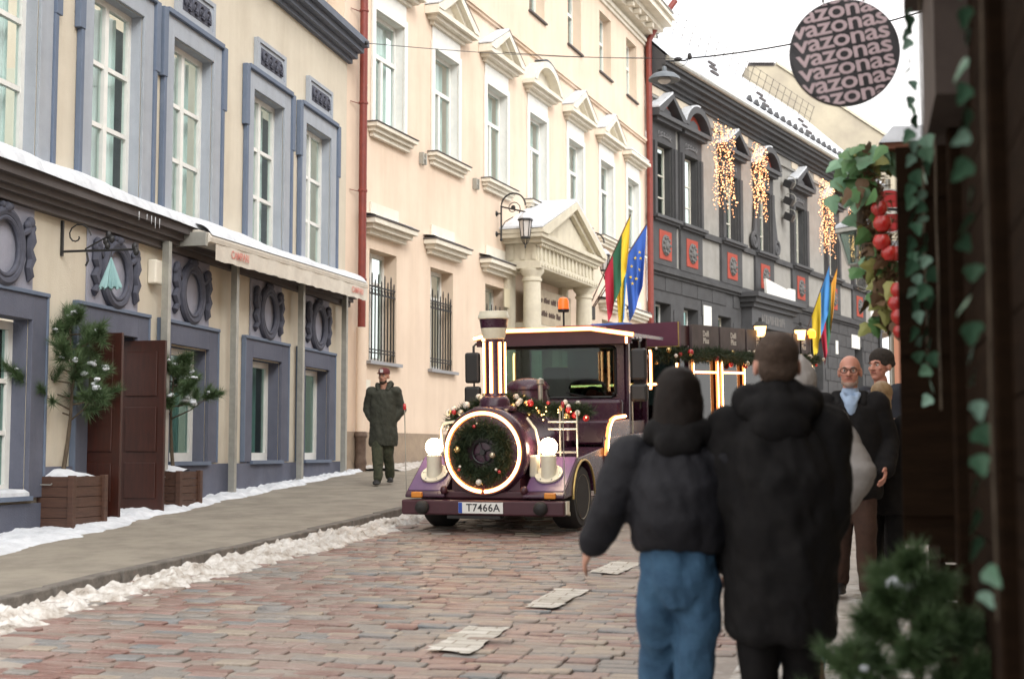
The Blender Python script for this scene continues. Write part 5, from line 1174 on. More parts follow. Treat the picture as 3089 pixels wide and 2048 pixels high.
for k in range(5):
    y = .7 + k * 1.0; MB().box(-.78, .78, y, y + .40, .70, .80).box(-.78, .78, y + .38, y + .46, .8, 1.32).build('bench', mat('carriage_bench', (.10, .055, .03), None, rough=.6), W, bevel=.02)
for s in (-1, 1):
    for y in (1.0, 4.5):
        wl_ = MB().lathe([(.0, -.07), (.30, -.07), (.34, -.04), (.34, .06), (.30, .09), (.18, .08), (.0, .06)], (0, 0, 0), 24, ax='x').build('wheel', m_black, W, (s * .82, y, .34), smooth=True)
cg = garland('carriage_garland', None, [(-.2, -.06, 2.02), (.4, -.08, 1.96), (.86, -.08, 2.03), (.96, .3, 2.0), (.97, 1.0, 2.04), (.97, 2.0, 1.98), (.97, 3.0, 2.03), (.97, 4.2, 1.98), (.97, 5.45, 2.02)], .15, 2400, 44, 40, [m_bpearl, m_bred, m_bpearl, m_bchamp, m_bgold], (.022, .042))
tag(cg, 'fir garland with white and red baubles hanging below the carriage canopy', 'garland'); cg.location, cg.rotation_euler = W.location, W.rotation_euler
m_lampw = mat('lit_lantern_glass', (1, .8, .5), None, emit=(1, .50, .17), estr=2.6)
for y in (2.95, 4.75):
    lp = MB().tube([(hw + .03, y, 1.95), (hw + .03, y, 2.36)], .018, 6).lathe([(.115, 2.50), (.13, 2.51), (.06, 2.57), (.03, 2.58), (.02, 2.63), (0, 2.64)], (hw + .03, y, 0), 8).build('carriage_lantern', m_iron, W)
    MB().lathe([(.07, 2.34), (.10, 2.50)], (hw + .03, y, 0), 8).build('lantern_glass', m_lampw, lp)
    MB().ball((hw + .03, y, 2.39), .045, 10, 8).build('lantern_bulb', m_headl, lp)
bz = MB().tube([(hw + .03, 5.3, 1.95), (hw + .03, 5.3, 2.38)], .018, 6).build('beacon_stand', m_iron, W); MB().lathe([(.06, 2.38), (.075, 2.42), (.07, 2.50), (.03, 2.54), (0, 2.545)], (hw + .03, 5.3, 0), 14).build('beacon', mat('amber_beacon', (.8, .3, .03), None, emit=(1, .30, .03), estr=1.6, rough=.3), bz, smooth=True)

# ================================================================ people
def blob(name, prims, voxel, mats, smooth=6, wrinkle=0, wscale=9, seed=0, disp=None):
    """overlapping tapered limbs and ellipsoids fused into ONE continuous surface"""
    mb = MB()
    for p in prims:
        k = p[0]
        if k == 'e':
            _, c, r = p[:3]; m2 = MB().ball((0, 0, 0), r, 18, 14)
            rot = Euler(p[3]).to_matrix() if len(p) > 3 else None
            mb.add([((rot @ Vector(v)) if rot else Vector(v)) + Vector(c) for v in m2.v], m2.f)
        elif k == 'c':
            _, a, b, ra, rb = p; a, b = Vector(a), Vector(b); n = 6; d = (b - a).normalized()
            pts = [a - d * ra * .92, a - d * ra * .7, a - d * ra * .35] + [a.lerp(b, i / n) for i in range(n + 1)] + [b + d * rb * .35, b + d * rb * .7, b + d * rb * .92]
            rr = [ra * .38, ra * .71, ra * .93] + [ra + (rb - ra) * i / n for i in range(n + 1)] + [rb * .93, rb * .71, rb * .38]
            mb.tube(pts, rr, 14)
        elif k == 'l':     # loft of elliptical rings (x,y,z,rx,ry)
            rings = p[1]; n = 28; vs, fs = [], []
            for (x, y, z, rx, ry) in rings: vs += [(x + rx * math.cos(2 * math.pi * i / n), y + ry * math.sin(2 * math.pi * i / n), z) for i in range(n)]
            for j in range(len(rings) - 1): fs += [(j * n + i, j * n + (i + 1) % n, (j + 1) * n + (i + 1) % n, (j + 1) * n + i) for i in range(n)]
            fs += [tuple(range(n - 1, -1, -1)), tuple((len(rings) - 1) * n + i for i in range(n))]; mb.add(vs, fs)
    me = mb.mesh(name, mats[0] if isinstance(mats, (list, tuple)) else mats)
    o = bpy.data.objects.new(name, me); COL.objects.link(o)
    r = o.modifiers.new('r', 'REMESH'); r.mode = 'VOXEL'; r.voxel_size = voxel
    if smooth: s = o.modifiers.new('s', 'SMOOTH'); s.factor = .5; s.iterations = smooth
    dg = bpy.context.evaluated_depsgraph_get(); me2 = bpy.data.meshes.new_from_object(o.evaluated_get(dg)); bpy.data.objects.remove(o)
    me2.name = name
    if wrinkle or disp:
        n = len(me2.vertices); co = np.empty(n * 3, np.float32); me2.vertices.foreach_get('co', co); co = co.reshape(-1, 3); no = np.empty(n * 3, np.float32); me2.vertices.foreach_get('normal', no); no = no.reshape(-1, 3)
        if disp: w = disp(co)
        else:
            a = np.arctan2(co[:, 1], co[:, 0]); w = (fbm(a * 2.2 + co[:, 2] * 3 + seed, co[:, 2] * wscale, 7 + seed, 3) - .5) + .4 * (fbm(co[:, 0] * 14 + seed, co[:, 2] * 14 + co[:, 1] * 9, 3, 2) - .5)
            w = w * wrinkle
        co = co + no * w[:, None]; me2.vertices.foreach_set('co', co.ravel().astype(np.float32))
    me2.polygons.foreach_set('use_smooth', [True] * len(me2.polygons)); me2.update(); return me2
def hand(prims, wrist, direc, palm_n, s=1.0, curl=.5, thumb=1):
    """palm and five unequal fingers with knuckle bends"""
    d = Vector(direc).normalized(); n = Vector(palm_n); n = (n - d * n.dot(d)).normalized(); sd = d.cross(n) * thumb; w = Vector(wrist)
    prims.append(('c', tuple(w), tuple(w + d * .03 * s), .026 * s, .028 * s))
    for k in range(4):
        off = sd * (.030 - .020 * k) * s; L = (.070, .080, .074, .058)[k] * s
        a = w + d * .035 * s + off * .8; b = w + d * .095 * s + off; prims.append(('c', tuple(a), tuple(b), .014 * s, .0115 * s))
        e = b + (d * math.cos(curl) + n * math.sin(curl)) * L * .55; f = e + (d * math.cos(curl * 2.1) + n * math.sin(curl * 2.1)) * L * .5
        prims.append(('c', tuple(b), tuple(e), .0105 * s, .0095 * s)); prims.append(('c', tuple(e), tuple(f), .0095 * s, .008 * s))
    t0 = w + d * .025 * s + sd * .026 * s; t1 = t0 + (d * .6 + sd * .7 + n * .25).normalized() * .045 * s; t2 = t1 + (d * .95 + sd * .15 + n * .3).normalized() * .035 * s
    prims.append(('c', tuple(t0), tuple(t1), .014 * s, .0115 * s)); prims.append(('c', tuple(t1), tuple(t2), .0115 * s, .009 * s))
SK = mat('skin', (.50, .27, .19), (.44, .225, .155), scale=14, rough=.55); SKP = mat('rosy_skin', (.52, .25, .18), (.46, .20, .145), scale=10, rough=.5)
def head_prims(c, yaw, s=1.0):
    """cranium, face, jaw, nose, ears at head centre c, facing local -y turned by yaw"""
    M = Matrix.Rotation(yaw, 3, 'Z'); C = Vector(c); q = lambda x, y, z: tuple(C + M @ (Vector((x, y, z)) * s)); e = (0, 0, yaw)
    P = [('e', q(0, .012, .030), (.076 * s, .094 * s, .088 * s), e), ('e', q(0, -.030, -.035), (.062 * s, .060 * s, .080 * s), e), ('e', q(0, -.050, -.088), (.036 * s, .034 * s, .028 * s), e),
         ('e', q(0, -.078, .022), (.048 * s, .020 * s, .012 * s), e), ('c', q(0, -.086, .010), q(0, -.108, -.028), .009 * s, .014 * s), ('e', q(-.014, -.094, -.030), (.010 * s, .012 * s, .008 * s)), ('e', q(.014, -.094, -.030), (.010 * s, .012 * s, .008 * s)),
         ('e', q(-.040, -.062, -.020), (.024 * s, .020 * s, .022 * s)), ('e', q(.040, -.062, -.020), (.024 * s, .020 * s, .022 * s)), ('e', q(0, -.084, -.056), (.024 * s, .012 * s, .010 * s))]
    for k in (-1, 1): P.append(('e', q(k * .078, .012, -.008), (.012 * s, .024 * s, .034 * s), e))
    return P, q
def face_bits(root, body, q, s, brow, eye=True, lipm=None):
    ew = mat('eye_white', (.62, .58, .54), None, rough=.3); ei = mat('iris', (.035, .028, .022), None, rough=.2)
    for k in (-1, 1):
        e = MB().ball(q(k * .031, -.074, .004), .0125 * s, 10, 8).build('eye', ew, body, smooth=True); MB().ball(q(k * .031, -.0835, .004), .0062 * s, 8, 6).build('iris', ei, e)
        MB().tube([q(k * .014, -.092, .022), q(k * .032, -.094, .028), q(k * .050, -.080, .022)], [.004 * s, .006 * s, .003 * s], 5).build('eyebrow', brow, body)
    MB().tube([q(-.024, -.086, -.056), q(-.008, -.094, -.052), q(.008, -.094, -.052), q(.024, -.086, -.056)], [.003 * s, .006 * s, .006 * s, .003 * s], 6).build('mouth', lipm or mat('lips', (.30, .10, .08), None, rough=.5), body, smooth=True)
def person(label, loc, rz, H, J, skin=SK, head_yaw=0, head=True, hands=('R', 'L'), vox=.011, face=False, brow=None, head_off=(0, 0), shoes=m_blackp, shoe_dir=0, group=None):
    """J: joints in metres for a 1.75 m figure facing local -y; the body is one continuous mesh"""
    k = H / 1.75; t = thing('person', label, 'person', loc, rz, group); t.scale = (k, k, k)
    P = [('l', [(0, 0, .86, .11, .08), (0, 0, .95, .13, .09), (0, .0, 1.08, .14, .10), (0, -.005, 1.25, .165, .115), (0, 0, 1.38, .17, .105), (0, .01, 1.44, .11, .075)]), ('c', (0, .015, 1.42), (head_off[0] * .7, .0 + head_off[1] * .7, 1.54), .056, .052)]
    for s, n in ((-1, 'L'), (1, 'R')):
        sh, el, wr = J['sh' + n], J['el' + n], J['wr' + n]; hp, kn, an = J['hp' + n], J['kn' + n], J['an' + n]
        P += [('e', sh, (.062, .06, .06)), ('c', (s * .09, .01, 1.40), sh, .06, .055), ('c', sh, el, .050, .040), ('c', el, wr, .040, .026), ('c', hp, kn, .083, .055), ('c', kn, an, .054, .036)]
        f = Vector(an); P.append(('c', tuple(f + Vector((0, .01, -.04))), tuple(f + Vector((s * .02, -.13, -.055))), .034, .026))
        d = Vector(wr) - Vector(el); hand(P, wr, d, (-s, -.15, 0), 1.0, .35, thumb=-s if d.z < 0 else s)
    hp_, q = head_prims((head_off[0], head_off[1], 1.645), head_yaw)
    body = link('body', blob('body', P + hp_, vox if not face else .0062, skin, smooth=2), t)
    if face: face_bits(t, body, q, 1.0, brow or mat('brow', (.06, .04, .03), None, rough=.9))
    for s, n in ((-1, 'L'), (1, 'R')):
        f = Vector(J['an' + n]); a = R(shoe_dir)
        link('shoe', blob('shoe', [('c', tuple(f + Vector((0, .015, .03))), tuple(f + Vector((0, .015, -.03))), .047, .046), ('c', tuple(f + Vector((0, .03, -.045))), tuple(f + Vector((s * .02, -.13, -.058))), .044, .036), ('e', tuple(f + Vector((s * .01, -.06, -.075))), (.05, .13, .02))], .009, shoes, smooth=3), t)
    return t, q
def trousers(t, J, m, flare=1.0, wr=.012, seed=0):
    P = [('l', [(0, 0, .80, .10, .10), (0, 0, .90, .165, .125), (0, 0, 1.02, .158, .118), (0, 0, 1.14, .15, .112)])]
    for n in 'LR': P += [('c', J['hp' + n], J['kn' + n], .098, .070 * flare), ('c', J['kn' + n], tuple(Vector(J['an' + n]) + Vector((0, 0, .01))), .068 * flare, .056 * flare)]
    return link('trousers', blob('trousers', P, .012, m, smooth=5, wrinkle=wr, wscale=7, seed=seed), t)
def sleeves(P, J, r0, r1, r2):
    for n in 'LR': P += [('e', J['sh' + n], (r0 * 1.08,) * 3), ('c', J['sh' + n], J['el' + n], r0, r1), ('c', J['el' + n], J['wr' + n], r1, r2)]
    return P
def pose(**kw):
    J = dict(shL=(-.185, 0, 1.40), shR=(.185, 0, 1.40), elL=(-.235, .03, 1.12), elR=(.235, .03, 1.12), wrL=(-.24, -.03, .88), wrR=(.24, -.03, .88), hpL=(-.085, 0, .90), hpR=(.085, 0, .90), knL=(-.09, -.02, .49), knR=(.09, -.02, .49), anL=(-.09, .02, .085), anR=(.09, .02, .085)); J.update(kw); return J

# --- the man in the green parka walking on the pavement
m_parka = mat('dark_green_parka', (.036, .038, .026), (.026, .028, .020), scale=20, rough=.85, bump=.3, bscale=60)
J = pose(elL=(-.27, .06, 1.14), wrL=(-.18, -.01, 1.0), elR=(.27, .06, 1.14), wrR=(.18, -.01, 1.0), knL=(-.07, -.10, .50), anL=(-.05, -.16, .09), knR=(.07, .02, .50), anR=(.07, .20, .12))
t, q = person('man in a dark green parka and red cap walking on the pavement', (-2.02, 22.4, gz(22.4) + PV + .01), R(-6), 1.80, J, face=True, head_yaw=R(-12), shoes=m_black)
P = [('l', [(0, 0, .58, .215, .16), (0, 0, .62, .225, .17), (0, 0, .95, .21, .165), (0, 0, 1.2, .205, .16), (0, 0, 1.38, .20, .14), (0, .01, 1.45, .12, .10)])]
link('parka', blob('parka', sleeves(P, J, .086, .075, .062), .011, m_parka, smooth=5, wrinkle=.03, wscale=8, seed=2), t)
link('hood', blob('hood', [('e', (0, .06, 1.50), (.125, .075, .06)), ('c', (-.10, .03, 1.52), (-.07, -.07, 1.44), .042, .035), ('c', (.10, .03, 1.54), (.07, -.07, 1.44), .046, .035), ('c', (-.1, .07, 1.50), (.1, .07, 1.52), .05, .05)], .010, m_parka, smooth=4, wrinkle=.02, seed=5), t)
trousers(t, J, mat('camouflage', (.030, .038, .020), (.055, .058, .034), scale=14, rough=.9, c3=(.02, .022, .014), cut=(.4, .55)), 1.25, .03, 3)
capm = mat('red_cap', (.13, .022, .022), (.10, .018, .02), scale=12, rough=.8)
cap = MB().lathe([(.088, .035), (.090, .05), (.088, .09), (.070, .118), (.035, .132), (0, .136)], (0, 0, 0), 22); cap.v = [tuple(Vector((v[0], v[1] * 1.12 + .008, v[2] + 1.645))) for v in cap.v]
co = cap.build('cap', capm, t, smooth=True); co.rotation_euler = (0, 0, R(-12))
MB().prism([(-.07, 0), (-.06, -.055), (0, -.075), (.06, -.055), (.07, 0)], 1.682, 1.692, 'z').build('cap_peak', capm, co, (0, -.075, 0)); MB().box(-.025, .025, -.100, -.092, 1.70, 1.75).build('cap_badge', mat('cap_white', (.62, .58, .56), None, rough=.7), co)
link('beard', blob('beard', [('e', q(0, -.048, -.092), (.045, .038, .034)), ('e', q(-.04, -.03, -.075), (.022, .035, .03)), ('e', q(.04, -.03, -.075), (.022, .035, .03)), ('e', q(0, -.084, -.046), (.026, .010, .006))], .006, mat('dark_beard', (.05, .03, .02), None, rough=.9), smooth=2), t)

# --- walking pair, seen from behind (they face local -y, turned round)
m_navy = mat('charcoal_puffer', (.014, .014, .018), (.010, .010, .013), scale=10, rough=.7, bump=.2, bscale=30, spec=.25)
m_blk = mat('black_coat', (.010, .009, .009), (.007, .0065, .007), scale=16, rough=.85, spec=.2)
m_jean = mat('blue_denim', (.036, .098, .175), (.024, .068, .13), scale=11, rough=.85, bump=.3, bscale=90)
def quilt(rows, amp, seed=0):
    def f(co): return amp * np.abs(np.sin(co[:, 2] * math.pi / rows)) ** .6 + .018 * (fbm(np.arctan2(co[:, 1], co[:, 0]) * 2.5 + seed, co[:, 2] * 9, 4, 3) - .5)
    return f
wx, wy2 = .655, 5.6
J = pose(elR=(.285, .02, 1.20), wrR=(.36, -.05, 1.06), shR=(.20, 0, 1.40), shL=(-.20, 0, 1.40), elL=(-.24, .02, 1.16), wrL=(-.20, -.10, .98), knL=(-.05, -.02, .48), anL=(-.045, .03, .085), knR=(.10, -.13, .50), anR=(.07, .12, .14), hpL=(-.08, 0, .9), hpR=(.08, 0, .9))
t, q = person('woman in a short charcoal puffer jacket and blue jeans walking away', (wx, wy2, gz(wy2) + RD + .01), R(180 - 8), 1.655, J, shoes=mat('brown_shoe', (.05, .025, .015), None, rough=.6))
P = [('l', [(0, .0, 1.03, .175, .145), (0, 0, 1.06, .195, .165), (0, .02, 1.15, .205, .18), (0, .02, 1.30, .205, .17), (0, 0, 1.41, .185, .14), (0, .01, 1.47, .10, .09)])]
link('jacket', blob('jacket', sleeves(P, J, .098, .082, .058), .011, m_navy, smooth=6, wrinkle=.034, wscale=6, seed=4), t)
link('hood', blob('hood', [('e', (0, .05, 1.52), (.115, .085, .065)), ('c', (-.085, .03, 1.52), (.085, .03, 1.52), .065, .065), ('e', (0, .10, 1.47), (.10, .06, .07)), ('e', (0, -.03, 1.50), (.10, .08, .05))], .011, m_blk, smooth=5, wrinkle=.02, seed=8), t)
trousers(t, J, m_jean, 1.12, .034, 6)
hm = mat('dark_brown_hair', (.012, .008, .006), (.020, .012, .008), scale=30, rough=.6, stretch=(4, 4, 1))
link('hair', blob('hair', [('l', [(0, .02, 1.46, .10, .085), (0, .025, 1.52, .108, .092), (0, .022, 1.60, .104, .10), (0, .018, 1.67, .100, .108), (0, .015, 1.73, .092, .10), (0, .014, 1.77, .066, .074), (0, .012, 1.79, .03, .034)])], .010, mat('near_black_hair', (.008, .006, .005), (.014, .009, .007), scale=30, rough=.7, spec=.2, stretch=(4, 4, 1)), smooth=5, wrinkle=.016, wscale=14), t)
mx, my = 1.035, 5.55
J = pose(shL=(-.185, 0, 1.40), shR=(.185, 0, 1.40), elL=(-.195, .04, 1.12), wrL=(-.15, -.06, .94), elR=(.195, .04, 1.12), wrR=(.15, -.06, .94), knL=(-.08, -.06, .50), anL=(-.075, .10, .11), knR=(.085, .0, .49), anR=(.08, -.06, .085))
t, q = person('tall man in a long black hooded coat walking away beside the jeans', (mx, my, gz(my) + .012), R(180 - 6), 1.775, J)
P = [('l', [(0, 0, .60, .19, .155), (0, 0, .64, .210, .18), (0, .0, .80, .218, .19), (0, .01, 1.02, .225, .19), (0, .02, 1.22, .222, .19), (0, .01, 1.36, .20, .155), (0, .01, 1.45, .13, .11)])]
link('coat', blob('coat', sleeves(P, J, .092, .084, .07), .012, m_blk, smooth=6, wrinkle=.045, wscale=6, seed=9), t)
link('hood', blob('hood', [('e', (0, .07, 1.47), (.155, .095, .075)), ('c', (-.11, .02, 1.50), (.11, .02, 1.50), .07, .07), ('e', (0, .04, 1.545), (.098, .075, .05)), ('e', (0, .12, 1.41), (.12, .06, .08)), ('e', (0, -.05, 1.49), (.11, .06, .05))], .011, m_blk, smooth=5, wrinkle=.022, seed=3), t)
trousers(t, J, m_blk, 1.1, .02, 12)
link('hair', blob('hair', [('e', q(0, .020, .038), (.086, .102, .088)), ('e', q(0, .055, -.015), (.078, .058, .068))], .009, mat('short_brown_hair', (.060, .034, .020), (.042, .024, .014), scale=60, rough=.8, bump=.6, bscale=120), smooth=3, wrinkle=.012, wscale=30), t)
for s in (-1, 1): MB().ball(q(s * .082, .012, -.012), (.010, .022, .032), 8, 6).build('ear', SKP, t, smooth=True)

# --- woman in a long pale puffer coat, mostly behind the tall man
m_pale = mat('pale_grey_puffer', (.36, .34, .325), (.28, .265, .255), scale=6, rough=.6, bump=.2, bscale=30)
gx, gy = 1.535, 7.7
J = pose(elR=(.27, .04, 1.12), wrR=(.26, -.06, .90), elL=(-.33, .03, 1.14), wrL=(-.24, -.10, .95), knL=(-.08, .0, .49), anL=(-.08, .10, .10), knR=(.08, -.05, .49), anR=(.16, -.06, .085))
t, q = person('woman in a long pale grey puffer coat half hidden by the tall man', (gx, gy, gz(gy) + .012), R(180 - 10), 1.72, J, shoes=mat('tan_boot', (.12, .07, .04), None, rough=.7))
P = [('l', [(0, 0, .26, .17, .15), (0, 0, .32, .20, .17), (0, .0, .70, .20, .17), (0, .01, 1.02, .20, .17), (0, .02, 1.25, .21, .17), (0, .01, 1.37, .20, .15), (0, .01, 1.46, .13, .11)])]
link('coat', blob('coat', sleeves(P, J, .10, .092, .075), .012, m_pale, smooth=4, disp=quilt(.10, .006, 2)), t)
link('hood', blob('hood', [('e', (0, .03, 1.64), (.115, .135, .145)), ('e', (0, .06, 1.50), (.14, .10, .08))], .012, m_pale, smooth=5, wrinkle=.02, seed=6), t)
trousers(t, J, mat('faded_denim', (.12, .20, .27), (.09, .16, .22), scale=12, rough=.85), 1.0, .015, 2)

# --- bald man in glasses coming towards the stall
bx_, by_ = 2.545, 10.7
J = pose(elL=(-.27, .05, 1.13), wrL=(-.25, -.04, .90), elR=(.27, .03, 1.13), wrR=(.235, -.14, .94), knL=(-.08, -.02, .49), knR=(.09, -.10, .50), anR=(.09, -.10, .085), anL=(-.09, .12, .12))
t, q = person('bald bearded man in glasses, black coat and light blue shirt', (bx_, by_, gz(by_) + .012), R(-12), 1.80, J, skin=SKP, face=True, head_yaw=R(-6), brow=mat('grey_brow', (.22, .18, .15), None, rough=.9))
P = [('l', [(0, 0, .72, .205, .15), (0, 0, .76, .22, .165), (0, .0, 1.02, .225, .17), (0, .0, 1.22, .225, .17), (0, 0, 1.37, .21, .145), (0, .015, 1.435, .13, .10)])]
link('coat', blob('coat', sleeves(P, J, .092, .08, .066), .011, m_blk, smooth=5, wrinkle=.022, wscale=6, seed=1), t)
link('collar', blob('collar', [('c', (-.10, .03, 1.47), (-.085, -.07, 1.40), .04, .034), ('c', (.10, .03, 1.47), (.085, -.07, 1.40), .04, .034), ('c', (-.10, .05, 1.47), (.10, .05, 1.47), .042, .042)], .009, m_blk, smooth=4), t)
m_shirt = mat('light_blue_shirt', (.30, .40, .55), None, rough=.8)
link('shirt', blob('shirt', [('c', (0, .01, 1.42), (0, .005, 1.49), .074, .066), ('c', (-.055, -.065, 1.475), (-.022, -.135, 1.40), .022, .018), ('c', (.055, -.065, 1.475), (.022, -.135, 1.40), .022, .018), ('e', (0, -.10, 1.38), (.05, .055, .09))], .008, m_shirt, smooth=3), t)
trousers(t, J, mat('brown_trousers', (.050, .022, .012), (.035, .016, .010), scale=12, rough=.9), 1.15, .02, 8)
gm = mat('glasses_rim', (.03, .025, .02), None, rough=.3, metal=.5)
g = MB()
for s in (-1, 1): g.ring((s * .034, 0, 0), .024, .0026, 20, 5, ax='y', ry=.019).tube([(s * .058, 0, .004), (s * .078, .05, .004), (s * .080, .10, -.002)], .0024, 5)
g.tube([(-.010, 0, .003), (0, -.004, .006), (.010, 0, .003)], .0026, 5); go = g.build('glasses', gm, t); go.location = q(0, -.100, .004); go.rotation_euler = (0, 0, R(-6))
link('beard', blob('beard', [('e', q(0, -.050, -.094), (.042, .036, .030)), ('e', q(-.042, -.028, -.075), (.020, .032, .030)), ('e', q(.042, -.028, -.075), (.020, .032, .030)), ('e', q(0, -.086, -.045), (.026, .009, .006))], .006, mat('grey_stubble', (.36, .25, .20), (.30, .21, .17), scale=80, rough=.9), smooth=2), t)

# --- man in a knitted hat and fair-haired woman, half behind the stall
ax_, ay_ = 3.06, 11.8
J = pose()
t, q = person('man in a dark knitted hat and dark coat looking aside by the stall', (ax_, ay_, gz(ay_) + .012), R(-62), 1.86, J, skin=SKP, face=True, head_yaw=R(10))
P = [('l', [(0, 0, .70, .21, .16), (0, 0, .76, .22, .17), (0, 0, 1.22, .22, .17), (0, 0, 1.37, .21, .145), (0, .01, 1.45, .12, .10)])]
link('coat', blob('coat', sleeves(P, J, .092, .08, .066), .013, mat('navy_coat', (.014, .016, .024), None, rough=.85), smooth=5, wrinkle=.02, seed=7), t)
trousers(t, J, m_blk, 1.1, .015, 3)
link('knitted_hat', blob('knitted_hat', [('e', q(0, .022, .058), (.092, .106, .088)), ('e', q(0, .03, .02), (.095, .108, .045))], .009, mat('dark_knit', (.020, .016, .013), (.035, .026, .02), scale=50, rough=.95, bump=.8, bscale=90), smooth=3), t)
fx, fy = 2.86, 11.0
J = pose(elR=(.25, -.06, 1.14), wrR=(.16, -.22, 1.05))
t, q = person('woman with long fair hair in a dark coat beside the knitted hat', (fx, fy, gz(fy) + .012), R(150), 1.60, J)
P = [('l', [(0, 0, .66, .20, .16), (0, 0, .72, .21, .17), (0, 0, 1.22, .20, .165), (0, 0, 1.37, .19, .14), (0, .01, 1.45, .12, .10)])]
link('coat', blob('coat', sleeves(P, J, .088, .076, .062), .013, m_blk, smooth=5, wrinkle=.02, seed=5), t)
trousers(t, J, m_blk, 1.1, .015, 5)
link('hair', blob('hair', [('e', q(0, .018, .036), (.092, .106, .094)), ('e', q(0, .055, -.06), (.095, .07, .11)), ('c', q(-.05, .08, -.08), q(-.06, .10, -.30), .055, .03), ('c', q(.04, .08, -.08), q(.05, .10, -.28), .055, .03), ('c', q(0, .085, -.1), q(0, .115, -.32), .055, .03)], .009, mat('fair_hair', (.30, .20, .10), (.20, .13, .065), scale=26, rough=.55, stretch=(5, 5, .6)), smooth=3, wrinkle=.02, wscale=6), t)
sc_ = MB().box(.16, .30, -.06, .06, .92, 1.20).build('shoulder_bag', mat('red_bag', (.30, .03, .015), None, rough=.7), None, (fx, fy, gz(fy) + .012), rz=R(150), bevel=.03)
sc_.location = (fx + .30, fy - .05, gz(fy) + .2); sc_.rotation_euler = (0, 0, 0)
tag(sc_, 'orange red shoulder bag beside the fair-haired woman', 'bag')

# --- the driver behind the windscreen
dl = Matrix.LocRotScale(T.location, T.rotation_euler, None) @ Vector((.42, 3.42, .10))
J = pose(elL=(-.27, -.10, 1.16), wrL=(-.16, -.33, 1.22), elR=(.27, -.10, 1.16), wrR=(.16, -.33, 1.22), knL=(-.10, -.40, .86), knR=(.10, -.40, .86), anL=(-.10, -.42, .46), anR=(.10, -.42, .46))
t, q = person('driver in a red jacket behind the engine windscreen', tuple(dl), -TY, 1.72, J, vox=.013)
P = [('l', [(0, 0, .84, .18, .15), (0, 0, 1.1, .20, .15), (0, 0, 1.36, .19, .14), (0, .01, 1.45, .11, .09)])]
link('jacket', blob('jacket', sleeves(P, J, .085, .075, .06), .013, mat('red_jacket', (.40, .05, .03), (.32, .04, .03), scale=8, rough=.8), smooth=4, wrinkle=.02), t)
trousers(t, J, m_blk, 1.0, .01)
link('hair', blob('hair', [('e', q(0, .022, .042), (.086, .10, .085))], .010, hm, smooth=3), t)

# ================================================================ market stalls, hanging signs, cables
SH = R(13.8)
class MS(MB):            # the stall faces the other way: flip its y
    def box(s, x0, x1, y0, y1, z0, z1, m=0): return MB.box(s, x0, x1, -y1, -y0, z0, z1, m)
    def prism(s, pts, a0, a1, ax='y', m=0): return MB.prism(s, [(-p[0], p[1]) for p in pts], a0, a1, ax, m)
    def ball(s, c, r, nu=12, nv=8, m=0): return MB.ball(s, (c[0], -c[1], c[2]), r, nu, nv, m)
ST = thing('market_stall', 'dark brown wooden market stall with ivy strands and an open shutter', 'market stall', (1.02, 2.75, gz(2.75)), R(90) - SH)
# local x runs along the street side away from the camera, local -y faces the street
for k in range(19):
    z = .12 + k * .185
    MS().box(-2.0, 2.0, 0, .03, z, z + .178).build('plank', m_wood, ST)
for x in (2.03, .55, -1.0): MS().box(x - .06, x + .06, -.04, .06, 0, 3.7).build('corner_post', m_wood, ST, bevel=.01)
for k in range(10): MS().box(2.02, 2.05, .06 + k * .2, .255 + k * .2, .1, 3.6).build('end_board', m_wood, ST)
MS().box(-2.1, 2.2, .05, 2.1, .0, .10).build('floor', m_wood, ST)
# open shutter standing out from the far corner
shu = MS().box(2.10, 2.14, -.205, -.03, 1.16, 2.52).build('shutter', m_wood, ST)
for z in (1.30, 1.84, 2.38): MS().box(2.085, 2.10, -.20, -.035, z - .04, z + .04).build('shutter_batten', m_wood, shu)
for z0, v, z1 in ((2.55, -.10, 3.05), (3.05, -.16, 3.25), (3.25, -.24, 3.5)): MS().box(1.5, 2.3, v, .08, z0, z1).build('eave_board', mat('stall_trim', (.075, .055, .045), (.05, .036, .03), scale=4, rough=.8), ST)
MS().prism([(-.45, 3.5), (-.40, 3.58), (1.1, 4.3), (2.6, 3.5)], -2.2, 2.45, 'x').build('roof', m_wood, ST)
m_ivy = mat('ivy_leaf', (.040, .115, .065), (.075, .17, .105), scale=9, rough=.45); m_ivyp = mat('pale_ivy_leaf', (.15, .29, .21), (.22, .36, .29), scale=9, rough=.5)
def leaf_mesh(w, h, m, name='leaf'):
    pts = [(0, 0), (.35, .05), (.5, .30), (.30, .52), (.22, .75), (0, 1.0), (-.22, .75), (-.30, .52), (-.5, .30), (-.35, .05)]
    vs = [(x * w, -.06 * w * math.cos(x * 3.1), -y * h) for x, y in pts] + [(0, -.10 * w, -.45 * h)]
    return MB().add(vs, [(i, (i + 1) % 10, 10) for i in range(10)]).mesh(name, m)
LEAF = [leaf_mesh(.048, .055, m_ivy), leaf_mesh(.042, .048, m_ivyp), leaf_mesh(.058, .062, m_ivy)]
def ivy(label, top, length, n, seed, sw=.05):
    rs = np.random.default_rng(seed); t = thing('ivy_strand', label, 'ivy', top, R(-90) - SH, 'ivy strands on the stall'); pts = [(sw * math.sin(k * 1.1) * .4, -.03, -length * k / 14) for k in range(15)]
    MB().tube(pts, .004, 5).build('stem', m_bark, t)
    for k in range(n):
        s = k / n * 14; i = min(13, int(s)); p = np.array(pts[i]) * (1 - s + i) + np.array(pts[i + 1]) * (s - i)
        o = link('leaf', LEAF[int(rs.integers(0, 3))], t, tuple(p + [rs.normal(0, .03), -.03, 0])); o.rotation_euler = (rs.normal(-.35, .3), rs.normal(0, .5), rs.normal(0, .6) - .9)
    return t
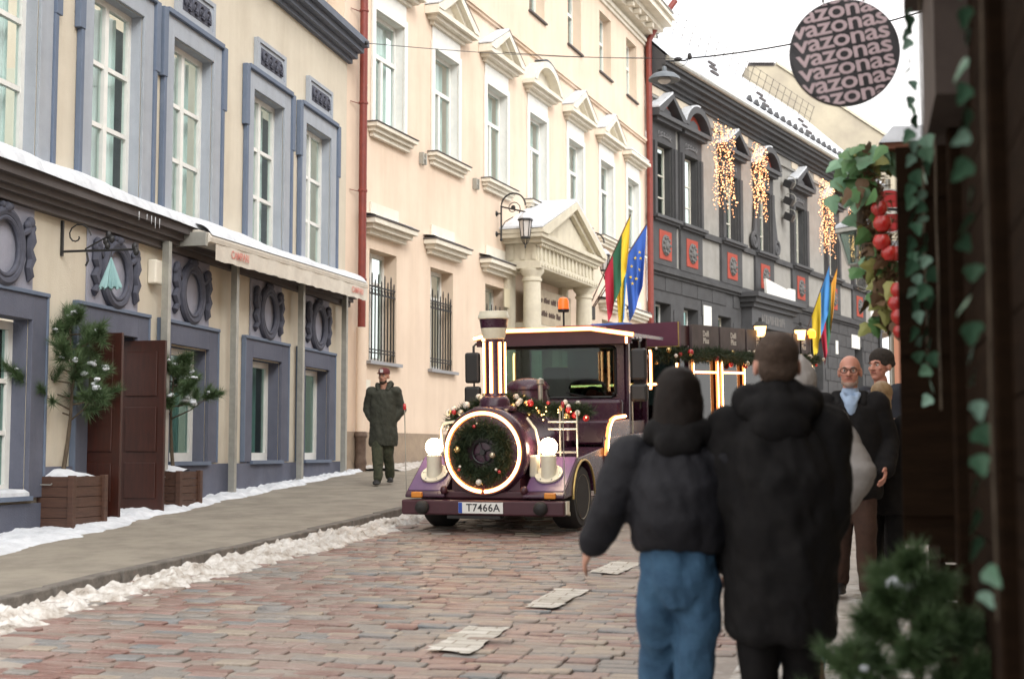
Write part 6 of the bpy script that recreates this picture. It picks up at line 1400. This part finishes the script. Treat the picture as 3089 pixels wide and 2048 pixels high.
Lm = lambda x, y, z: tuple(Vector((1.02, 2.75, gz(2.75))) + Matrix.Rotation(R(90) - SH, 3, 'Z') @ Vector((x, -y, z)))
ivy('ivy strand hanging over the open shutter of the stall', Lm(1.86, -.095, 3.2), 1.45, 34, 2)
ivy('short ivy strand hanging between shutter and stall wall', Lm(1.60, -.07, 2.45), .85, 20, 4)
ivy('ivy strand hanging down the bare planks of the stall', Lm(.28, -.035, 2.62), 1.5, 26, 3)
# snowy crate and leaning board beside the stall
cr = thing('snowy_crate', 'low crate heaped with bluish snow at the foot of the stall', 'crate', (1.20, 3.35, gz(3.35)), R(90) - SH)
for k in range(4): MB().box(-.3, .3, -.25, -.22, .03 + k * .13, .15 + k * .13).build('slat', m_planter, cr); MB().box(-.3, .3, .22, .25, .03 + k * .13, .15 + k * .13).build('slat', m_planter, cr)
g = np.linspace(-.3, .3, 26); XX, YY = np.meshgrid(g, g, indexing='ij'); ZZ = .56 + .30 * np.exp(-(XX ** 2 + YY ** 2) * 12) + .08 * fbm(XX * 6, YY * 6, 12, 3)
tag(link('crate_snow', np_mesh('crate_snow', np.stack([XX, YY * .85, ZZ], -1).reshape(-1, 3), grid_faces(26, 26), m_snow, smooth=True), cr), kind='stuff')
bo = MB().box(-.02, .02, -.10, .10, 0, .92).build('leaning_board', m_planter, None, (1.28, 4.35, gz(4.3)), bevel=.006); bo.rotation_euler = (0, R(14), R(10)); tag(bo, 'reddish wooden board leaning on the stall behind the blurred pine', 'board')
pl3 = (1.115, 4.15, gz(4.15))
planter('dark wooden planter at the foot of the stall under the bushy pine', pl3, -R(14), .46, .42)
p3 = pine('bushy dark pine standing before the dark stall', (pl3[0], pl3[1], pl3[2] + .36), .72, 14, nb=16, spread=.25, lo=.25, tuft=.10, snowp=.08)

# ---------------------------------------------------------------- leafy flower kiosk
KK = thing('flower_kiosk', 'snow roofed flower kiosk behind the dark stall', 'kiosk', (2.3, 7.7, gz(7.7)), -R(14))
for k in range(12): MB().box(.02, 1.6, 0, .03, .05 + k * .2, .24 + k * .2).build('plank', m_wood, KK); MB().box(0, .03, .03, 1.6, .05 + k * .2, .24 + k * .2).build('plank', m_wood, KK)
MB().box(-.26, 1.8, -.25, .25, 2.86, 2.90).build('roof', mat('terracotta_board', (.24, .10, .06), None, rough=.8), KK)
g = np.linspace(0, 1, 30); XX, YY = np.meshgrid(-.28 + 2.1 * g, -.27 + .54 * g, indexing='ij'); ZZ = 2.89 + .10 * (.6 + fbm(XX * 4, YY * 4, 3, 3)) * np.clip(np.minimum(np.minimum(g, 1 - g)[:, None], np.minimum(g, 1 - g)[None]) * 29, 0, 1)
tag(link('roof_snow', np_mesh('roof_snow', np.stack([XX, YY, ZZ], -1).reshape(-1, 3), grid_faces(30, 30), m_snow, smooth=True), KK), kind='stuff')
LF = thing('leaf_garland', 'garland of big green leaves and red apples on the kiosk corner', 'garland', (2.02, 7.75, gz(7.7)), 0)
m_g1 = mat('leaf_sage', (.12, .27, .15), (.22, .38, .24), scale=7, rough=.6); m_g2 = mat('leaf_green', (.055, .15, .05), (.09, .20, .06), scale=7, rough=.6); m_g3 = mat('leaf_olive', (.22, .24, .06), (.30, .30, .10), scale=7, rough=.6); m_g4 = mat('leaf_brown', (.16, .09, .04), (.10, .06, .03), scale=7, rough=.7)
BL = [leaf_mesh(.12, .13, m_g1), leaf_mesh(.10, .115, m_g2), leaf_mesh(.09, .115, m_g3), leaf_mesh(.08, .11, m_g4), leaf_mesh(.105, .11, m_g1)]
rs = np.random.default_rng(8)
for k in range(340):
    s = rs.random() ** 1.5; z = 2.90 - 1.15 * s ** 1.1
    x = (-.055 + .09 * s) + rs.normal(0, .085 if s < .27 else .034); i = int(rs.choice([0, 1, 2, 3, 4], p=[.24, .28, .16, .16, .16])) if s < .55 else int(rs.choice([1, 2, 3], p=[.3, .3, .4]))
    if (x > -.06 and 2.36 < z < 2.80) or z < 1.93: continue
    o = link('leaf', BL[i], LF, (x, rs.normal(-.02, .08), z)); o.rotation_euler = (rs.normal(-.3, .5), rs.normal(0, .6), rs.normal(0, .7))
m_apple = mat('red_apple', (.46, .02, .015), (.34, .015, .012), scale=7, rough=.25, spec=.7)
for x, z, r in ((-.05, 2.54, .045), (-.035, 2.46, .05), (-.04, 2.36, .048), (0, 2.30, .045), (.045, 2.30, .045), (.05, 2.10, .05), (.03, 2.03, .045), (.075, 2.05, .045), (.05, 1.96, .05), (.05, 1.88, .04)):
    a = MB().lathe([(0, -.9 * r), (.5 * r, -.85 * r), (.95 * r, -.3 * r), (r, .2 * r), (.75 * r, .75 * r), (.3 * r, .85 * r), (0, .7 * r)], (x, -.20, z), 16).build('apple', m_apple, LF, smooth=True)
MB().tube([(-.05, .02, 2.88), (-.09, .04, 2.5), (.0, .04, 2.15), (.05, .05, 1.95)], [.03, .03, .03, .02], 8).build('stem', m_bark, LF)
link('moss_core', np_mesh('moss_core', *needles(np.stack([rs.normal(-.09, .03, 2600) + .17 * (u_ := rs.random(2600)), rs.normal(0, .06, 2600), 2.88 - .95 * u_], 1), unit(rs.normal(size=(2600, 3))), .07, .012, rs), m_g4), LF)['kind'] = 'stuff'
LT = thing('square_lantern', 'square glass lantern with a snowy cap beside the leaf garland', 'lantern', (2.20, 9.0, gz(9) - .09), -R(10))
MB().lathe([(.11, 2.66), (.055, 2.46)], (0, 0, 0), 4).build('glass', m_dglass, LT); m2 = MB()
for k in range(4): a = R(90 * k); m2.tube([(.112 * math.cos(a), .112 * math.sin(a), 2.66), (.057 * math.cos(a), .057 * math.sin(a), 2.46)], .009, 5)
m2.lathe([(.05, 2.45), (.06, 2.46), (.05, 2.47)], (0, 0, 0), 4); m2.build('cage', m_steel, LT)
MB().lathe([(.14, 2.665), (.13, 2.69), (.05, 2.74)], (0, 0, 0), 4).build('cap', m_steel, LT); tag(MB().lathe([(.135, 2.695), (.13, 2.715), (.06, 2.755), (0, 2.76)], (0, 0, 0), 4).build('cap_snow', m_snow, LT), kind='stuff')
MB().tube([(0, 0, 2.74), (0, 0, 2.80), (.12, 0, 2.82), (.5, 0, 2.78)], .010, 6).ring((.10, 0, 2.56), .05, .008, 16, 5, ax='y').build('hanger', m_iron, LT)
for k, (x, z) in enumerate(((2.26, 2.32), (2.35, 2.24))):
    b = thing('glass_bulb', ('clear glass bulb hanging just below the square lantern', 'lower clear glass bulb hanging beside the red apples')[k], 'light bulb', (x, 9.1, gz(9.1)), 0, 'hanging bulbs')
    MB().ball((0, 0, z - .07), (.040, .040, .048), 12, 10).build('globe', glass('bulb_glass', (.92, .92, .88)), b, smooth=True); MB().lathe([(.018, z - .03), (.02, z + .01), (.012, z + .03)], (0, 0, 0), 10).build('socket', m_iron, b); MB().tube([(0, 0, z + .03), (0, 0, 2.80)], .004, 5).build('flex', m_iron, b)

# no-entry sign on its post
NE = thing('no_entry_sign', 'round red no entry sign with white plate on a post behind the stall', 'road sign', (4.285, 16.0, gz(16)), R(-6))
MB().tube([(0, .03, 0), (0, .03, 3.95)], .03, 10).build('post', m_steel, NE)
sg = MB().lathe([(.245, -.01), (.245, .0), (.0, .0)], (0, 0, 3.58), 40, ax='y').build('disc', mat('sign_red', (.42, .02, .025), None, rough=.4), NE); MB().ring((0, -.004, 3.58), .245, .011, 40, 6, ax='y').build('disc_rim', mat('sign_grey', (.45, .45, .45), None, rough=.5), sg)
MB().box(-.17, .17, -.018, -.011, 3.545, 3.62).build('bar', m_white, sg); MB().box(-.14, .14, -.01, .0, 2.98, 3.24).build('plate', mat('sign_plate', (.55, .60, .66), None, rough=.5), NE, bevel=.008)

# round hanging shop sign with repeated lettering
HS = thing('round_shop_sign', 'round hanging sign covered with rows of pinkish lettering on black', 'shop sign', (1.668, 7.0, 3.60), -R(9))
RS = .272
MB().lathe([(RS, .0), (RS, .028), (.0, .028)], (0, 0, 0), 64, ax='y').add([(RS * math.cos(2 * math.pi * k / 64), 0, RS * math.sin(2 * math.pi * k / 64)) for k in range(64)], [tuple(range(64))]).build('board', mat('sign_black', (.030, .028, .032), None, rough=.5), HS)
lt = text_mesh('\n'.join(['vazonas vazonas vazonas'] * 11), .122, mat('sign_mauve', (.42, .32, .335), (.37, .28, .295), scale=9, rough=.6), 0, .0020, .95, line=.60)
bm = bmesh.new(); bm.from_mesh(lt); bmesh.ops.scale(bm, vec=(1.30, 1.0, 1), verts=bm.verts); bmesh.ops.rotate(bm, verts=bm.verts, cent=(0, 0, 0), matrix=Matrix.Rotation(R(9), 3, 'Z'))
for k in range(40):
    a = 2 * math.pi * k / 40; nv = Vector((math.cos(a), math.sin(a), 0))
    bmesh.ops.bisect_plane(bm, geom=bm.verts[:] + bm.edges[:] + bm.faces[:], plane_co=nv * (RS - .006), plane_no=nv, clear_outer=True)
bm.to_mesh(lt); bm.free(); put_text('lettering', lt, HS, (0, -.004, 0), (R(90), 0, 0))
MB().tube([(-.10, .014, RS - .01), (-.10, .014, .62)], .006, 6).tube([(.10, .014, RS - .01), (.10, .014, .62)], .006, 6).tube([(-.4, .014, .62), (1.6, .014, .62)], .014, 8).build('bracket', m_iron, HS)

# street lamp hung over the road, and cables
SL = thing('pendant_street_lamp', 'grey saucer street lamp hung from a cable above the street', 'street lamp', (3.27, 30, 9.62))
MB().lathe([(.035, .24), (.05, .22), (.05, .14), (.10, .12), (.24, .07), (.33, -.01), (.345, -.06), (.335, -.06), (.22, -.02), (.0, -.01)], (0, 0, 0), 28).build('shade', mat('lamp_grey', (.11, .13, .15), (.15, .17, .19), scale=7, rough=.5), SL, smooth=True)
MB().lathe([(.12, -.02), (.14, -.08), (.08, -.13), (0, -.14)], (0, 0, 0), 18).build('lens', m_lglass, SL, smooth=True)
MB().tube([(0, 0, .22), (.03, 0, .36), (.45, 0, .37), (.55, 0, .42)], .018, 6).ball((.30, 0, .40), (.09, .05, .05), 8, 6).ball((.55, 0, .46), (.05, .04, .08), 8, 6).tube([(.2, 0, .38), (.25, .0, .2), (.45, 0, .28), (.52, 0, .4)], .008, 5).build('hanger', m_iron, SL)
def sag(a, b, s, n=18): return [tuple(Vector(a).lerp(Vector(b), i / n) + Vector((0, 0, -s * 4 * (i / n) * (1 - i / n)))) for i in range(n + 1)]
ca = MB().tube(sag((3.82, 30, 10.04), (9.5, 27.5, 10.75), .22), .018, 5).tube(sag((-.2, 31.5, 10.6), (3.82, 30, 10.04), .05), .008, 5)
tag(ca.build('lamp_cable', m_iron), 'thick cable carrying the saucer street lamp', 'cable')
c1 = tuple(Vector((*P1, 0)) + Matrix.Rotation(R(90) - TH1, 3, 'Z') @ Vector((-.55, -.42, 9.02))); c2 = tuple(Vector((*P1, 0)) + Matrix.Rotation(R(90) - TH2, 3, 'Z') @ Vector((20.6, -.3, 14.35)))
tag(MB().tube(sag(c1, c2, .10), .008, 5).ball(c1, .04, 8, 6).build('span_wire', m_iron), 'thin wire strung from the blue cornice across the peach house', 'cable')
